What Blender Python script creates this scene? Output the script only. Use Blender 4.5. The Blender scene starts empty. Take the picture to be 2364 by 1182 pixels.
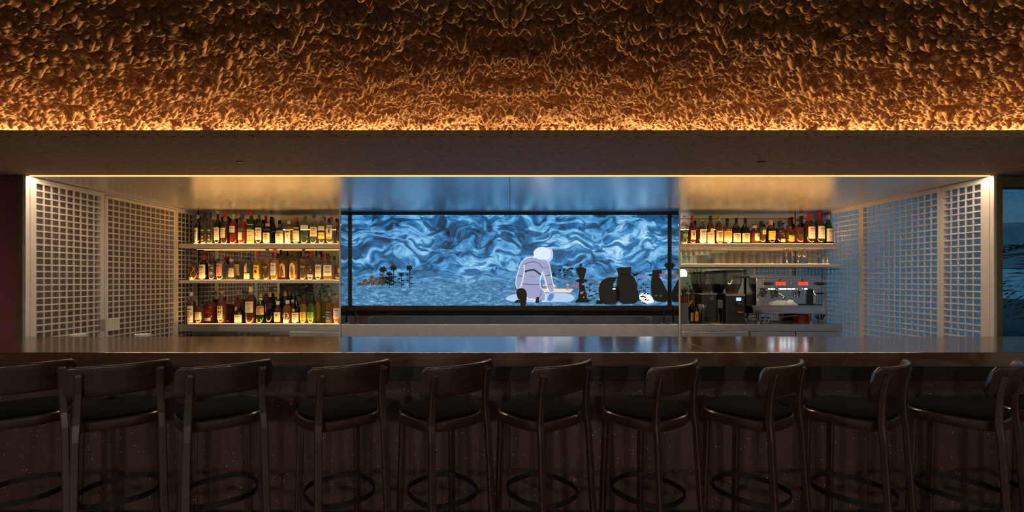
import bpy, bmesh, math, random
import numpy as np
from mathutils import Vector

random.seed(7)
rng = np.random.default_rng(11)
S = bpy.context.scene
C = S.collection
PI = math.pi

# ---------------------------------------------------------------- camera / world / exposure
F, VX, VY, HC = 1056.0, 1177.0, 645.0, 1.53          # focal in px, vanishing point, eye height
cd = bpy.data.cameras.new('camera'); cam = bpy.data.objects.new('camera', cd); C.objects.link(cam)
cd.sensor_width = 36.0; cd.lens = 36.0*F/2364.0
cd.shift_x = (1182-VX)/2364.0; cd.shift_y = (VY-591)/2364.0
cd.clip_start = 0.05; cd.clip_end = 200
cam.location = (0, 0, HC); cam.rotation_euler = (PI/2, 0, 0)
S.camera = cam
W = bpy.data.worlds.new('dusk'); S.world = W; W.use_nodes = True
bg = W.node_tree.nodes['Background']; bg.inputs[0].default_value = (0.085, 0.30, 0.54, 1); bg.inputs[1].default_value = 2.0
S.view_settings.view_transform = 'Standard'; S.view_settings.look = 'None'
S.view_settings.exposure = 0.0; S.view_settings.gamma = 1.0; S.view_settings.use_curve_mapping = False
try:
    S.cycles.use_denoising = True
    S.cycles.transparent_max_bounces = 40
    S.cycles.max_bounces = 10; S.cycles.diffuse_bounces = 4; S.cycles.glossy_bounces = 6; S.cycles.transmission_bounces = 6
    S.cycles.caustics_reflective = True; S.cycles.caustics_refractive = False
    S.cycles.sample_clamp_indirect = 3.0
except Exception: pass
E_COVE, E_LINE, E_SHELF, E_SCREEN, E_FILL = 250.0, 85.0, 35.0, 1.0, 500.0  # last value: bulbs of the added dome lamps behind the camera

# ---------------------------------------------------------------- helpers
def PX(px, d): return (px-VX)/F*d
def PZ(py, d): return HC-(py-VY)/F*d
def P(px, py, d): return (PX(px, d), d, PZ(py, d))

class MB:
    """collects shapes into one mesh"""
    def __init__(s): s.v = []; s.f = []
    def add(s, v, f):
        o = len(s.v); s.v += [tuple(p) for p in v]; s.f += [tuple(i+o for i in q) for q in f]; return s
    def box(s, x0, x1, y0, y1, z0, z1):
        v = [(x0,y0,z0),(x1,y0,z0),(x1,y1,z0),(x0,y1,z0),(x0,y0,z1),(x1,y0,z1),(x1,y1,z1),(x0,y1,z1)]
        return s.add(v, [(0,3,2,1),(4,5,6,7),(0,1,5,4),(1,2,6,5),(2,3,7,6),(3,0,4,7)])
    def bbox(s, x0, x1, y0, y1, z0, z1, b=0.004):
        b = min(b, (x1-x0)*.45, (y1-y0)*.45, (z1-z0)*.45)
        bm = bmesh.new(); bmesh.ops.create_cube(bm, size=1)
        for q in bm.verts: q.co = (x0+(q.co.x+.5)*(x1-x0), y0+(q.co.y+.5)*(y1-y0), z0+(q.co.z+.5)*(z1-z0))
        bmesh.ops.bevel(bm, geom=list(bm.edges), offset=b, segments=2, affect='EDGES', profile=.5)
        bm.verts.index_update()
        s.add([q.co[:] for q in bm.verts], [[q.index for q in f.verts] for f in bm.faces]); bm.free(); return s
    def rings(s, R, cap0=True, cap1=True, closed=False):
        n = len(R[0]); m = len(R); v = [p for r in R for p in r]; f = []
        for i in range(m if closed else m-1):
            for j in range(n):
                a = i*n+j; b = i*n+(j+1) % n; k = (i+1) % m
                f.append((a, b, k*n+(j+1) % n, k*n+j))
        if not closed:
            if cap0: f.append(tuple(range(n-1, -1, -1)))
            if cap1: f.append(tuple((m-1)*n+j for j in range(n)))
        return s.add(v, f)
    def tube(s, pts, r, n=8, cap=True):
        pts = [Vector(p) for p in pts]; R = []
        rs = r if isinstance(r, (list, tuple)) else [r]*len(pts)
        for i, p in enumerate(pts):
            t = (pts[min(i+1, len(pts)-1)]-pts[max(i-1, 0)]).normalized()
            u = t.cross(Vector((0, 0, 1)));
            if u.length < 1e-3: u = t.cross(Vector((1, 0, 0)))
            u.normalize(); w = u.cross(t)
            R.append([tuple(p+u*math.cos(a)*rs[i]+w*math.sin(a)*rs[i]) for a in [2*PI*k/n for k in range(n)]])
        return s.rings(R, cap, cap)
    def lathe(s, prof, n=16, cx=0, cy=0, cap0=True, cap1=True):
        return s.rings([[(cx+r*math.cos(2*PI*k/n), cy+r*math.sin(2*PI*k/n), z) for k in range(n)] for r, z in prof], cap0, cap1)
    def poly(s, pts, y0, y1):
        """prism from an x-z outline"""
        n = len(pts); v = [(x, y0, z) for x, z in pts]+[(x, y1, z) for x, z in pts]
        return s.add(v, [tuple(range(n)), tuple(range(2*n-1, n-1, -1))]+[(i, n+i, n+(i+1) % n, (i+1) % n) for i in range(n)])
    def mesh(s, name, m, smooth=False):
        me = bpy.data.meshes.new(name); me.from_pydata(s.v, [], s.f); me.update()
        if m: me.materials.append(m)
        if smooth:
            me.polygons.foreach_set('use_smooth', [True]*len(me.polygons)); me.set_sharp_from_angle(angle=math.radians(42))
        return me
    def build(s, name, m, parent=None, smooth=False, loc=None):
        return link(name, s.mesh(name, m, smooth), parent, loc)

def link(name, me, parent=None, loc=None):
    o = bpy.data.objects.new(name, me); C.objects.link(o)
    if parent: o.parent = parent
    if loc is not None: o.location = loc
    return o
def recalc(o):
    bm = bmesh.new(); bm.from_mesh(o.data); bmesh.ops.recalc_face_normals(bm, faces=bm.faces); bm.to_mesh(o.data); bm.free(); return o
def tag(o, label, cat, group=None, kind=None):
    o['label'] = label; o['category'] = cat
    if group: o['group'] = group
    if kind: o['kind'] = kind
    return o
def empty(name, loc, rz=0):
    o = bpy.data.objects.new(name, None); C.objects.link(o); o.location = loc; o.rotation_euler = (0, 0, rz); o.empty_display_size = .05; return o
def thing(name, label, cat, loc=(0, 0, 0), rz=0, group=None): return tag(empty(name, loc, rz), label, cat, group)
def struct(o, label=None):
    o['kind'] = 'structure'
    if label: o['label'] = label
    return o
def copy_tree(o, parent=None):
    c = o.copy(); C.objects.link(c); c.parent = parent
    for ch in [k for k in o.children]: copy_tree(ch, c)
    return c
def arc(n, a0, a1): return [a0+(a1-a0)*i/(n-1) for i in range(n)]
ORD = ['first','second','third','fourth','fifth','sixth','seventh','eighth','ninth','tenth','eleventh','twelfth','thirteenth','fourteenth','fifteenth','sixteenth','seventeenth','eighteenth','nineteenth','twentieth','twenty-first','twenty-second','twenty-third','twenty-fourth','twenty-fifth','twenty-sixth','twenty-seventh','twenty-eighth','twenty-ninth','thirtieth','thirty-first','thirty-second']

# ---------------------------------------------------------------- materials
M = {}
def nt(name):
    m = bpy.data.materials.new(name); m.use_nodes = True; t = m.node_tree; b = t.nodes['Principled BSDF']; M[name] = m
    return m, t, b
def coords(t, scale, kind='Object', rot=None):
    tc = t.nodes.new('ShaderNodeTexCoord'); mp = t.nodes.new('ShaderNodeMapping'); mp.inputs['Scale'].default_value = scale
    t.links.new(tc.outputs[kind], mp.inputs[0]); return mp.outputs[0]
def noise(t, vec, scale, detail=3, rough=.55, dist=0):
    n = t.nodes.new('ShaderNodeTexNoise'); n.inputs['Scale'].default_value = scale; n.inputs['Detail'].default_value = detail
    n.inputs['Roughness'].default_value = rough; n.inputs['Distortion'].default_value = dist; t.links.new(vec, n.inputs['Vector']); return n
def ramp(t, fac, stops, interp='LINEAR'):
    r = t.nodes.new('ShaderNodeValToRGB'); r.color_ramp.interpolation = interp; el = r.color_ramp.elements
    while len(el) < len(stops): el.new(.5)
    for e, (p, c) in zip(el, stops): e.position = p; e.color = (*c, 1)
    t.links.new(fac, r.inputs[0]); return r.outputs[0]
def mixc(t, fac, a, b, mode='MIX'):
    n = t.nodes.new('ShaderNodeMix'); n.data_type = 'RGBA'; n.blend_type = mode
    if isinstance(fac, (int, float)): n.inputs[0].default_value = fac
    else: t.links.new(fac, n.inputs[0])
    for i, q in ((6, a), (7, b)):
        if isinstance(q, tuple): n.inputs[i].default_value = (*q, 1)
        else: t.links.new(q, n.inputs[i])
    return n.outputs[2]
def bump(t, b, h, strength=.3, dist=.01):
    n = t.nodes.new('ShaderNodeBump'); n.inputs['Strength'].default_value = strength; n.inputs['Distance'].default_value = dist
    t.links.new(h, n.inputs['Height']); t.links.new(n.outputs[0], b.inputs['Normal'])
def mat(name, col, rough=.5, metal=0, var=.12, vs=8, sc=(1, 1, 1), bmp=0, spec=.5, kind='Object'):
    m, t, b = nt(name); b.inputs['Roughness'].default_value = rough; b.inputs['Metallic'].default_value = metal
    b.inputs['Specular IOR Level'].default_value = spec
    n = noise(t, coords(t, sc, kind), vs)
    lo = tuple(max(0, c*(1-var)) for c in col); hi = tuple(min(1, c*(1+var)) for c in col)
    t.links.new(ramp(t, n.outputs[0], [(.3, lo), (.7, hi)]), b.inputs['Base Color'])
    if bmp: bump(t, b, n.outputs[0], bmp, .01)
    return m
def emit(name, col, strength):
    m, t, b = nt(name); b.inputs['Base Color'].default_value = (0, 0, 0, 1); b.inputs['Roughness'].default_value = .6
    b.inputs['Emission Color'].default_value = (*col, 1); b.inputs['Emission Strength'].default_value = strength; return m
def clearmix(name, col, body, rough=.03, ior=1.45):
    """tinted see-through stuff: transparent tint + a share of scattering body + fresnel gloss"""
    m = bpy.data.materials.new(name); m.use_nodes = True; t = m.node_tree; M[name] = m
    t.nodes.remove(t.nodes['Principled BSDF']); out = t.nodes['Material Output']
    tr = t.nodes.new('ShaderNodeBsdfTransparent'); df = t.nodes.new('ShaderNodeBsdfDiffuse'); tl = t.nodes.new('ShaderNodeBsdfTranslucent'); gl = t.nodes.new('ShaderNodeBsdfGlossy')
    n = noise(t, coords(t, (1, 1, 1)), 30)
    c = ramp(t, n.outputs[0], [(.3, tuple(q*.85 for q in col)), (.7, col)])
    for q in (tr, df, tl): t.links.new(c, q.inputs[0])
    gl.inputs[1].default_value = rough; gl.inputs[0].default_value = (1, 1, 1, 1)
    m1 = t.nodes.new('ShaderNodeMixShader'); m1.inputs[0].default_value = .5; t.links.new(df.outputs[0], m1.inputs[1]); t.links.new(tl.outputs[0], m1.inputs[2])
    m2 = t.nodes.new('ShaderNodeMixShader'); m2.inputs[0].default_value = body; t.links.new(tr.outputs[0], m2.inputs[1]); t.links.new(m1.outputs[0], m2.inputs[2])
    fr = t.nodes.new('ShaderNodeFresnel'); ge = t.nodes.new('ShaderNodeNewGeometry'); mr = t.nodes.new('ShaderNodeMapRange')   # same fresnel from both sides of a face
    mr.inputs[3].default_value = ior; mr.inputs[4].default_value = 1/ior; t.links.new(ge.outputs['Backfacing'], mr.inputs[0]); t.links.new(mr.outputs[0], fr.inputs[0])
    m3 = t.nodes.new('ShaderNodeMixShader'); t.links.new(fr.outputs[0], m3.inputs[0]); t.links.new(m2.outputs[0], m3.inputs[1]); t.links.new(gl.outputs[0], m3.inputs[2])
    t.links.new(m3.outputs[0], out.inputs[0]); return m

# wood of the counter top
m, t, b = nt('counter_wood')
v = coords(t, (.5, 9, 9)); n1 = noise(t, v, 3.0, 6, .6, .6); n2 = noise(t, coords(t, (.35, 3, 3)), 1.6, 2)
c = ramp(t, n1.outputs[0], [(.3, (.030, .011, .005)), (.52, (.085, .034, .014)), (.75, (.19, .08, .033))])
t.links.new(mixc(t, n2.outputs[0], c, (.06, .023, .010), 'MIX'), b.inputs['Base Color'])
b.inputs['Roughness'].default_value = .22; b.inputs['Specular IOR Level'].default_value = .8; b.inputs['Coat Weight'].default_value = 1; b.inputs['Coat Roughness'].default_value = .13; b.inputs['Coat IOR'].default_value = 1.65; bump(t, b, n1.outputs[0], .16, .01)
# stool wood
m, t, b = nt('stool_wood'); n1 = noise(t, coords(t, (3, 3, 14)), 4, 5)
t.links.new(ramp(t, n1.outputs[0], [(.3, (.020, .010, .007)), (.7, (.045, .022, .015))]), b.inputs['Base Color']); b.inputs['Roughness'].default_value = .32; b.inputs['Coat Weight'].default_value = .8; b.inputs['Coat Roughness'].default_value = .16; b.inputs['Coat IOR'].default_value = 1.6
# pitted dark soffit
m, t, b = nt('soffit_stone')
va = coords(t, (3, 12, 12)); n1 = noise(t, va, 9, 5, .75); n2 = noise(t, coords(t, (.6, 2, 2)), 2.2, 4)
vo = t.nodes.new('ShaderNodeTexVoronoi'); vo.inputs['Scale'].default_value = 7; t.links.new(va, vo.inputs['Vector'])
pit = ramp(t, vo.outputs['Distance'], [(.12, (0, 0, 0)), (.30, (1, 1, 1))])
base = ramp(t, n1.outputs[0], [(.32, (.24, .18, .145)), (.66, (.74, .60, .51))])
base = mixc(t, n2.outputs[0], base, (.50, .37, .29)); t.links.new(mixc(t, pit, (.07, .045, .032), base), b.inputs['Base Color'])
b.inputs['Roughness'].default_value = .7; bump(t, b, pit, .5, .006)
# lumpy ceiling
m, t, b = nt('ceiling_cork'); n1 = noise(t, coords(t, (1, 1, 1)), 60, 4)
t.links.new(ramp(t, n1.outputs[0], [(.3, (.19, .090, .046)), (.7, (.38, .195, .105))]), b.inputs['Base Color']); b.inputs['Roughness'].default_value = .8; bump(t, b, n1.outputs[0], .6, .006)
# speckled concrete of the bar base
m, t, b = nt('terrazzo')
va = coords(t, (1, 1, 1)); vo = t.nodes.new('ShaderNodeTexVoronoi'); vo.inputs['Scale'].default_value = 42; t.links.new(va, vo.inputs['Vector'])
n1 = noise(t, va, 180, 2); n2 = noise(t, va, 3.5, 4)
sp = ramp(t, vo.outputs['Distance'], [(.09, (1, 1, 1)), (.17, (0, 0, 0))])
sep = t.nodes.new('ShaderNodeSeparateColor'); t.links.new(vo.outputs['Color'], sep.inputs[0])
sel = ramp(t, sep.outputs[0], [(.60, (0, 0, 0)), (.72, (1, 1, 1))])
base = ramp(t, n1.outputs[0], [(.35, (.045, .026, .020)), (.7, (.13, .078, .060))])
base = mixc(t, n2.outputs[0], base, (.04, .022, .018)); t.links.new(mixc(t, mixc(t, 1.0, sp, sel, 'MULTIPLY'), base, (.62, .45, .34)), b.inputs['Base Color'])
b.inputs['Roughness'].default_value = .45
# satin steel
def steel(name, col, rough, sc, st=.06, metal=1.0):
    m, t, b = nt(name); b.inputs['Metallic'].default_value = metal; b.inputs['Roughness'].default_value = rough
    n = noise(t, coords(t, sc), 4, 3); t.links.new(ramp(t, n.outputs[0], [(.3, tuple(q*.9 for q in col)), (.7, col)]), b.inputs['Base Color']); bump(t, b, n.outputs[0], st, .01); return m
steel('niche_metal', (.94, .92, .90), .27, (2.2, .35, 1), .06, .72)
steel('counter_steel', (.62, .62, .63), .36, (3, 3, 1), .05)
steel('machine_steel', (.75, .76, .78), .12, (4, 4, 4), .03)
steel('dark_steel', (.10, .10, .11), .35, (4, 4, 4), .03)
mir, t, b = nt('mirror_glass'); b.inputs['Metallic'].default_value = 1; b.inputs['Base Color'].default_value = (.62, .62, .60, 1); b.inputs['Roughness'].default_value = .015
mat('white_lacquer', (.62, .58, .56), .38, 0, .04)
mat('shelf_lacquer', (.66, .58, .52), .4, 0, .04)
mat('lattice_paint', (.60, .56, .55), .45, 0, .04)
mat('backing_plum', (.20, .15, .135), .6, 0, .15, 2)
mat('maroon_wall', (.26, .075, .10), .7, 0, .2, 1.2)
mat('olive_trim', (.20, .16, .085), .4, .4, .1)
mat('dark_floor', (.03, .025, .023), .5, 0, .3, 4)
mat('dark_room', (.05, .035, .03), .8, 0, .2, 2)
mat('pale_green_wall', (.62, .70, .60), .7, 0, .06, 2)
mat('black_band', (.018, .013, .012), .5, 0, .3, 20)
mat('black_frame', (.008, .008, .01), .35, 0, .2)
mat('black_cloth', (.004, .0035, .0035), .95, 0, .3, 60, spec=.1)
mat('black_iron', (.012, .011, .012), .38, .3, .2)
mat('black_plastic', (.014, .014, .015), .38, 0, .2)
mat('grey_plastic', (.12, .12, .125), .5, 0, .1)
mat('porcelain', (.8, .8, .78), .25, 0, .04)
mat('linen', (.75, .74, .72), .9, 0, .1, 40)
mat('leaf_green', (.035, .09, .022), .5, 0, .5, 9)
mat('leaf_dark', (.02, .05, .018), .6, 0, .5, 9)
mat('terracotta', (.11, .035, .025), .7, 0, .2)
mat('box_slate', (.075, .08, .10), .6, 0, .1)
mat('kraft', (.42, .20, .085), .7, 0, .15)
mat('red_box', (.28, .012, .012), .5, 0, .15)
mat('chrome', (.85, .85, .86), .06, 1, .03)
mat('coffee_beans', (.030, .014, .009), .5, 0, .6, 120, bmp=.8)
mat('cable_black', (.01, .01, .01), .5, 0, .1)
mat('cable_grey', (.35, .34, .33), .5, 0, .1)
mat('pale_building', (.62, .66, .68), .7, 0, .08, 2)
mat('trunk_brown', (.07, .05, .035), .9, 0, .3, 10)
mat('street', (.05, .07, .08), .8, 0, .3, 2)
emit('led_warm', (1.0, .74, .46), E_LINE); emit('led_glow', (1.0, .56, .20), 1.5); emit('led_lip', (1.0, .50, .16), 1.7); emit('led_cove', (1.0, .66, .24), E_COVE); emit('led_shelf', (1.0, .52, .15), E_SHELF)
emit('led_under', (1.0, .52, .15), 3.5); emit('led_shelf_top', (1.0, .52, .15), 55); emit('led_faint', (1.0, .56, .2), 1.2); emit('fill_bulb', (1.0, .80, .66), E_FILL); emit('lamp_glass', (1.0, .92, .82), 14); emit('fill_wash', (1.0, .94, .80), 30); emit('led_white', (.80, .92, 1.0), 10); emit('display_red', (1.0, .05, .03), 1.6); emit('display_blue', (.35, .55, 1.0), 1.6)
clearmix('window_glass', (.40, .42, .42), .0, .02, 1.35)
clearmix('clear_glass', (.93, .95, .94), .02)
clearmix('drink_glass', (.93, .93, .92), .06, .02, 1.75)
# frosted panel lit by the dusk outside
m = bpy.data.materials.new('frosted_panel'); m.use_nodes = True; t = m.node_tree; M['frosted_panel'] = m
t.nodes.remove(t.nodes['Principled BSDF']); tl = t.nodes.new('ShaderNodeBsdfTranslucent'); df = t.nodes.new('ShaderNodeBsdfDiffuse'); ms = t.nodes.new('ShaderNodeMixShader')
n = noise(t, coords(t, (1, 1, 1)), 1.2, 2); cc = ramp(t, n.outputs[0], [(.3, (.72, .78, .80)), (.7, (.86, .9, .92))]); t.links.new(cc, tl.inputs[0]); df.inputs[0].default_value = (.32, .36, .4, 1)
ms.inputs[0].default_value = .3; t.links.new(tl.outputs[0], ms.inputs[1]); t.links.new(df.outputs[0], ms.inputs[2]); t.links.new(ms.outputs[0], t.nodes['Material Output'].inputs[0])

# ---------------------------------------------------------------- lettering (made first, while the scene is small)
TXT = {}
def make_text(s):
    cu = bpy.data.curves.new('lettering', 'FONT'); cu.body = s; cu.size = 1; cu.align_x = 'CENTER'; cu.align_y = 'CENTER'; cu.resolution_u = 3
    o = bpy.data.objects.new('lettering', cu); C.objects.link(o); dg = bpy.context.evaluated_depsgraph_get(); dg.update()
    me = bpy.data.meshes.new_from_object(o.evaluated_get(dg)); bpy.data.objects.remove(o)
    v = np.array([q.co[:2] for q in me.vertices]); v = v-(v.max(0)+v.min(0))/2
    TXT[s] = (v, [tuple(p.vertices) for p in me.polygons], v.max(0)-v.min(0)); bpy.data.meshes.remove(me)
for s in ('CAMPARI', 'APEROL', 'G4', '43', '00', 'CYNAR', 'DRY GIN', 'la marzocco', '8'): make_text(s)

# ================================================================= LARGE STRUCTURE
YN, YB, YS, XW, ZC = 3.80, 5.864, 5.524, 4.0, 2.39   # niche front, back wall, shelf front, half width, niche ceiling
YF, YK = 2.88, 3.68                                   # counter front / back edge
R0, R1, RY = -7.2, 7.2, -5.0                          # the room behind the camera

struct(MB().box(R0, R1, RY, 6.2, -.1, 0).build('floor', M['dark_floor']), 'dark floor of the bar room')
struct(MB().box(R0-.1, R0, RY, 4.6, 0, 3.1).build('wall_left_room', M['dark_room']))
struct(MB().box(R1, R1+.1, RY, 3.84, 0, 3.1).build('wall_right_room', M['pale_green_wall']), 'pale green side wall of the room behind the viewer')
wr = struct(MB().box(R0, R1, RY-.1, RY, 0, 3.1).build('wall_rear', M['pale_green_wall']), 'pale green wall at the far side of the room')
struct(MB().box(R0, -4.07, 3.85, 3.95, 0, 2.42).build('wall_front_left', M['maroon_wall']), 'dark maroon wall left of the lattice niche')
# ceiling slab and the lumpy panels that hang under it
ZT = 2.90
ceil = struct(MB().box(R0, R1, RY, 4.6, 2.96, 3.06).build('ceiling', M['dark_room']), 'ceiling of rough lumpy brown panels')
def vnoise(x, y, s, seed):
    r = np.random.default_rng(seed); T = r.random((256, 256)); x = x/s+500; y = y/s+500
    i = np.floor(x).astype(int); j = np.floor(y).astype(int); u = x-i; w = y-j; u = u*u*(3-2*u); w = w*w*(3-2*w)
    g = lambda a, b: T[a % 256, b % 256]
    return (g(i, j)*(1-u)+g(i+1, j)*u)*(1-w)+(g(i, j+1)*(1-u)+g(i+1, j+1)*u)*w
def domes(x, y, s, seed, rmin, rmax, keep=1.0):
    r = np.random.default_rng(seed); N = 512; jx = r.random((N, N)); jy = r.random((N, N)); rr = rmin+(rmax-rmin)*r.random((N, N))**1.5; hh = .45+.55*r.random((N, N)); k = r.random((N, N)) < keep
    i = np.floor(x/s).astype(int); j = np.floor(y/s).astype(int); out = np.zeros_like(x)
    for a in (-1, 0, 1):
        for b_ in (-1, 0, 1):
            I = (i+a) % N; J = (j+b_) % N
            cx = (i+a+.1+.8*jx[I, J])*s; cy = (j+b_+.1+.8*jy[I, J])*s; R = rr[I, J]*s
            q = 1-((x-cx)**2+(y-cy)**2)/R**2
            out = np.maximum(out, np.where(k[I, J], np.sqrt(np.clip(q, 0, 1))*R*hh[I, J]*1.5, 0))
    return out
def lumps(X, Y):
    x = np.abs(X); wx = x+.012*(vnoise(x, Y, .03, 3)-.5); wy = Y+.012*(vnoise(x, Y, .03, 4)-.5)
    big = vnoise(x, Y, .16, 1)*.6+vnoise(x, Y, .07, 2)*.4
    h = domes(wx, wy, .050, 5, .28, .62)*(.5+1.2*big)
    h = np.maximum(h, domes(wx, wy, .029, 6, .28, .60)*.8+.006*big)
    return 1.4*h+.05*(big-.5)+.004*vnoise(x, Y, .011, 8)
DS = .0064
for y0, y1, xm, nc in ((2.05, 2.645, 3.3, 5), (2.65, 3.11, 3.8, 5), (3.115, 4.33, 5.1, 7)):
    for c_ in range(nc):
        xa = -xm+2*xm*c_/nc; xb = -xm+2*xm*(c_+1)/nc
        nx = int((xb-xa)/DS); ny = int((y1-y0)/DS)
        gx, gy = np.meshgrid(np.linspace(xa, xb, nx), np.linspace(y0, y1, ny)); H = lumps(gx, gy)
        V = np.stack([gx, gy, ZT-H], -1).reshape(-1, 3)
        ii = (np.arange(ny-1)[:, None]*nx+np.arange(nx-1)[None]).ravel(); Q = np.stack([ii, ii+nx, ii+nx+1, ii+1], -1)
        # side skirts up to the slab give each panel its thickness
        br = np.concatenate([np.arange(nx), np.arange(nx)*0+(ny-1)*nx+np.arange(nx)]); nb = len(V)
        top = V[br].copy(); top[:, 2] = 2.955; V = np.concatenate([V, top])
        k = np.arange(nx-1); Q = np.concatenate([Q, np.stack([k, k+1, nb+k+1, nb+k], -1), np.stack([(ny-1)*nx+k+1, (ny-1)*nx+k, nb+nx+k, nb+nx+k+1], -1)])
        me = bpy.data.meshes.new('ceiling_panel'); me.vertices.add(len(V)); me.vertices.foreach_set('co', V.ravel().astype(np.float32))
        me.loops.add(len(Q)*4); me.loops.foreach_set('vertex_index', Q.ravel().astype(np.int32)); me.polygons.add(len(Q))
        me.polygons.foreach_set('loop_start', np.arange(0, len(Q)*4, 4, dtype=np.int32)); me.polygons.foreach_set('use_smooth', np.ones(len(Q), dtype=bool))
        me.update(calc_edges=True); me.materials.append(M['ceiling_cork']); link('ceiling_panel', me, ceil)
# soffit slab over the counter, with the light cove behind it
sof = struct(MB().bbox(R0, R1, 2.78, YN-.012, ZC+.003, 2.44, .008).build('trim_1', M['soffit_stone']), 'dark pitted soffit slab above the bar')
struct(MB().box(R0, R1, YN-.012, 4.5, ZC+.025, 2.44).build('trim_2', M['dark_room']))
struct(MB().box(R0, R1, 4.5, 4.6, 2.44, 2.96).build('wall_cove', M['ceiling_cork']))
cv = MB().bbox(R0+.2, R1-.2, 4.40, 4.43, 2.58, 2.61, .003).build('cove_light', M['led_cove']); tag(cv, 'warm light strip hidden in the cove above the soffit', 'light')
rl = MB().box(R0+.2, R1-.2, 4.43, 4.5, 2.54, 2.58).build('rail', M['dark_steel'], cv)
for kx in (553, 1757):                                # the small dark nicks in the soffit
    x, y, z = PX(kx, 3.35), 3.35, ZC+.003
    MB().poly([(x-.03, z-.001), (x-.01, z-.006), (x+.02, z-.005), (x+.035, z-.001)], y-.012, y+.012).build('nick', M['black_frame'], sof)
# niche ceiling panels + the bright line at its front edge
nc = struct(MB().box(-4.03, 4.03, YN, YB+.05, ZC+.012, ZC+.024).build('ceiling_niche', M['dark_room']), 'satin metal ceiling of the bar niche')
for xa, xb in ((-4.0, -3.002), (-2.998, -.002), (.002, 2.998), (3.002, 4.0)): MB().bbox(xa, xb, YN+.028, YB, ZC, ZC+.012, .001).build('ceiling_panel', M['niche_metal'], nc)
ll = tag(MB().bbox(-3.985, 3.985, YN-.010, YN-.002, ZC-.008, ZC+.003, .002).build('light_line', M['led_lip']), 'thin warm light line along the front edge of the niche ceiling', 'light')
MB().box(-3.97, 3.97, YN, YN+.026, ZC-.0005, ZC+.003).build('emitter', M['led_warm'], ll)
MB().box(-4.0, 4.0, YN-.010, YN+.026, ZC+.003, ZC+.010).build('channel', M['machine_steel'], ll)
# back wall, mirrors in it
wb = struct(MB().box(-4.03, 4.03, YB+.012, YB+.1, 0, ZC+.012).build('wall_back', M['black_frame']), 'back wall of the bar, lined with mirror panels')
zs = PZ(505, YB)
for xa, xb, za, zb in ((-3.986, -2.05, .2, ZC), (2.05, 3.652, .2, zs-.003), (3.664, 4.0, .2, zs-.003), (2.05, 3.652, zs+.003, ZC), (3.664, 4.0, zs+.003, ZC), (-2.036, 2.036, .3, 1.19)):
    MB().bbox(xa, xb, YB, YB+.01, za, zb, .001).build('mirror_panel', mir, wb)
for s_ in (-1, 1):                                    # dividers either side of the screen, mirror on the inside
    d_ = struct(MB().box(*sorted((s_*2.042, s_*2.056)), YS-.01, YB, 0, ZC).build('wall_divider', M['white_lacquer']))
    MB().box(*sorted((s_*2.036, s_*2.042)), YS-.004, YB, .95, ZC-.001).build('mirror_panel', mir, d_)

# lattice side walls
def lattice(parent, s_, y0, y1, z0, z1, ncol, fw0=.03, fw1=.03, ft=.045, fb=.05, nm='lattice_panel', row=.0572, self_is_panel=False):
    xin = s_*XW; xo = s_*(XW+.045); xa, xb = sorted((xin, xo))
    f = MB().box(xa, xb, y0, y0+fw0, z0, z1).box(xa, xb, y1-fw1, y1, z0, z1).box(xa, xb, y0+fw0, y1-fw1, z1-ft, z1).box(xa, xb, y0+fw0, y1-fw1, z0, z0+fb)
    p = f.build(nm, M['lattice_paint'], parent)
    if self_is_panel: struct(p)
    a, b_ = y0+fw0, y1-fw1; zt, zb = z1-ft, z0+fb
    x1, x2 = sorted((s_*(XW+.004), s_*(XW+.013)))
    vm = MB().box(x1, x2, -.005, .005, zb, zt).mesh('slat', M['lattice_paint'])
    for i in range(1, ncol): link('slat', vm, p, (0, a+(b_-a)*i/ncol, 0))
    hm = MB().box(x1-.002, x2+.002, a, b_, -.006, .006).mesh('slat', M['lattice_paint'])
    z = zt-row
    while z > zb: link('slat', hm, p, (0, 0, z)); z -= row
    return p
wl = struct(MB().box(-4.07, -4.046, YN, YB+.05, 0, ZC+.01).build('wall_left', M['backing_plum']), 'white square lattice over plum grey panels, left side of the bar')
lattice(wl, -1, 3.815, 4.515, .02, ZC-.004, 9, .05, .04)
lattice(wl, -1, 5.485, YB-.002, .02, ZC-.004, 5, .035, .012)
dr = lattice(None, -1, 4.525, 5.478, .02, 2.366, 13, .03, .03, .03, nm='door_1', self_is_panel=True); dr['label'] = 'white lattice door with a square lock plate'
MB().box(-4.045, -4.0, 4.515, 5.485, 2.372, ZC-.004).build('header', M['lattice_paint'], wl)
MB().bbox(-4.0, -3.975, 4.545, 4.665, PZ(763, 4.6), PZ(736, 4.6), .003).build('lock_plate', M['white_lacquer'], dr)
MB().bbox(-4.0, -3.985, 4.46, 4.512, PZ(763, 4.5), PZ(736, 4.5), .003).build('strike_plate', M['counter_steel'], wl)
wrt = struct(MB().box(4.046, 4.056, YN, YB+.05, 0, ZC+.01).build('wall_right', M['frosted_panel']), 'white square lattice over frosted panels glowing dusk blue')
lattice(wrt, 1, 3.815, 4.25, .02, ZC-.004, 5, .071, .03)
lattice(wrt, 1, 4.252, 5.21, .02, ZC-.004, 13, .03, .03)
lattice(wrt, 1, 5.212, YB-.002, .02, ZC-.004, 9, .03, .012)
for s_ in (-1, 1):                                    # olive end strips and white nosing of the side walls
    e_ = struct(MB().bbox(*sorted((s_*4.026, s_*4.075)), YN-.02, YN+.10, 0, ZC+.003, .003).build('trim_3', M['olive_trim']))
    MB().bbox(*sorted((s_*XW, s_*4.026)), YN-.02, YN+.014, 0, ZC, .003).build('nosing', M['white_lacquer'], e_)
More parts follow.
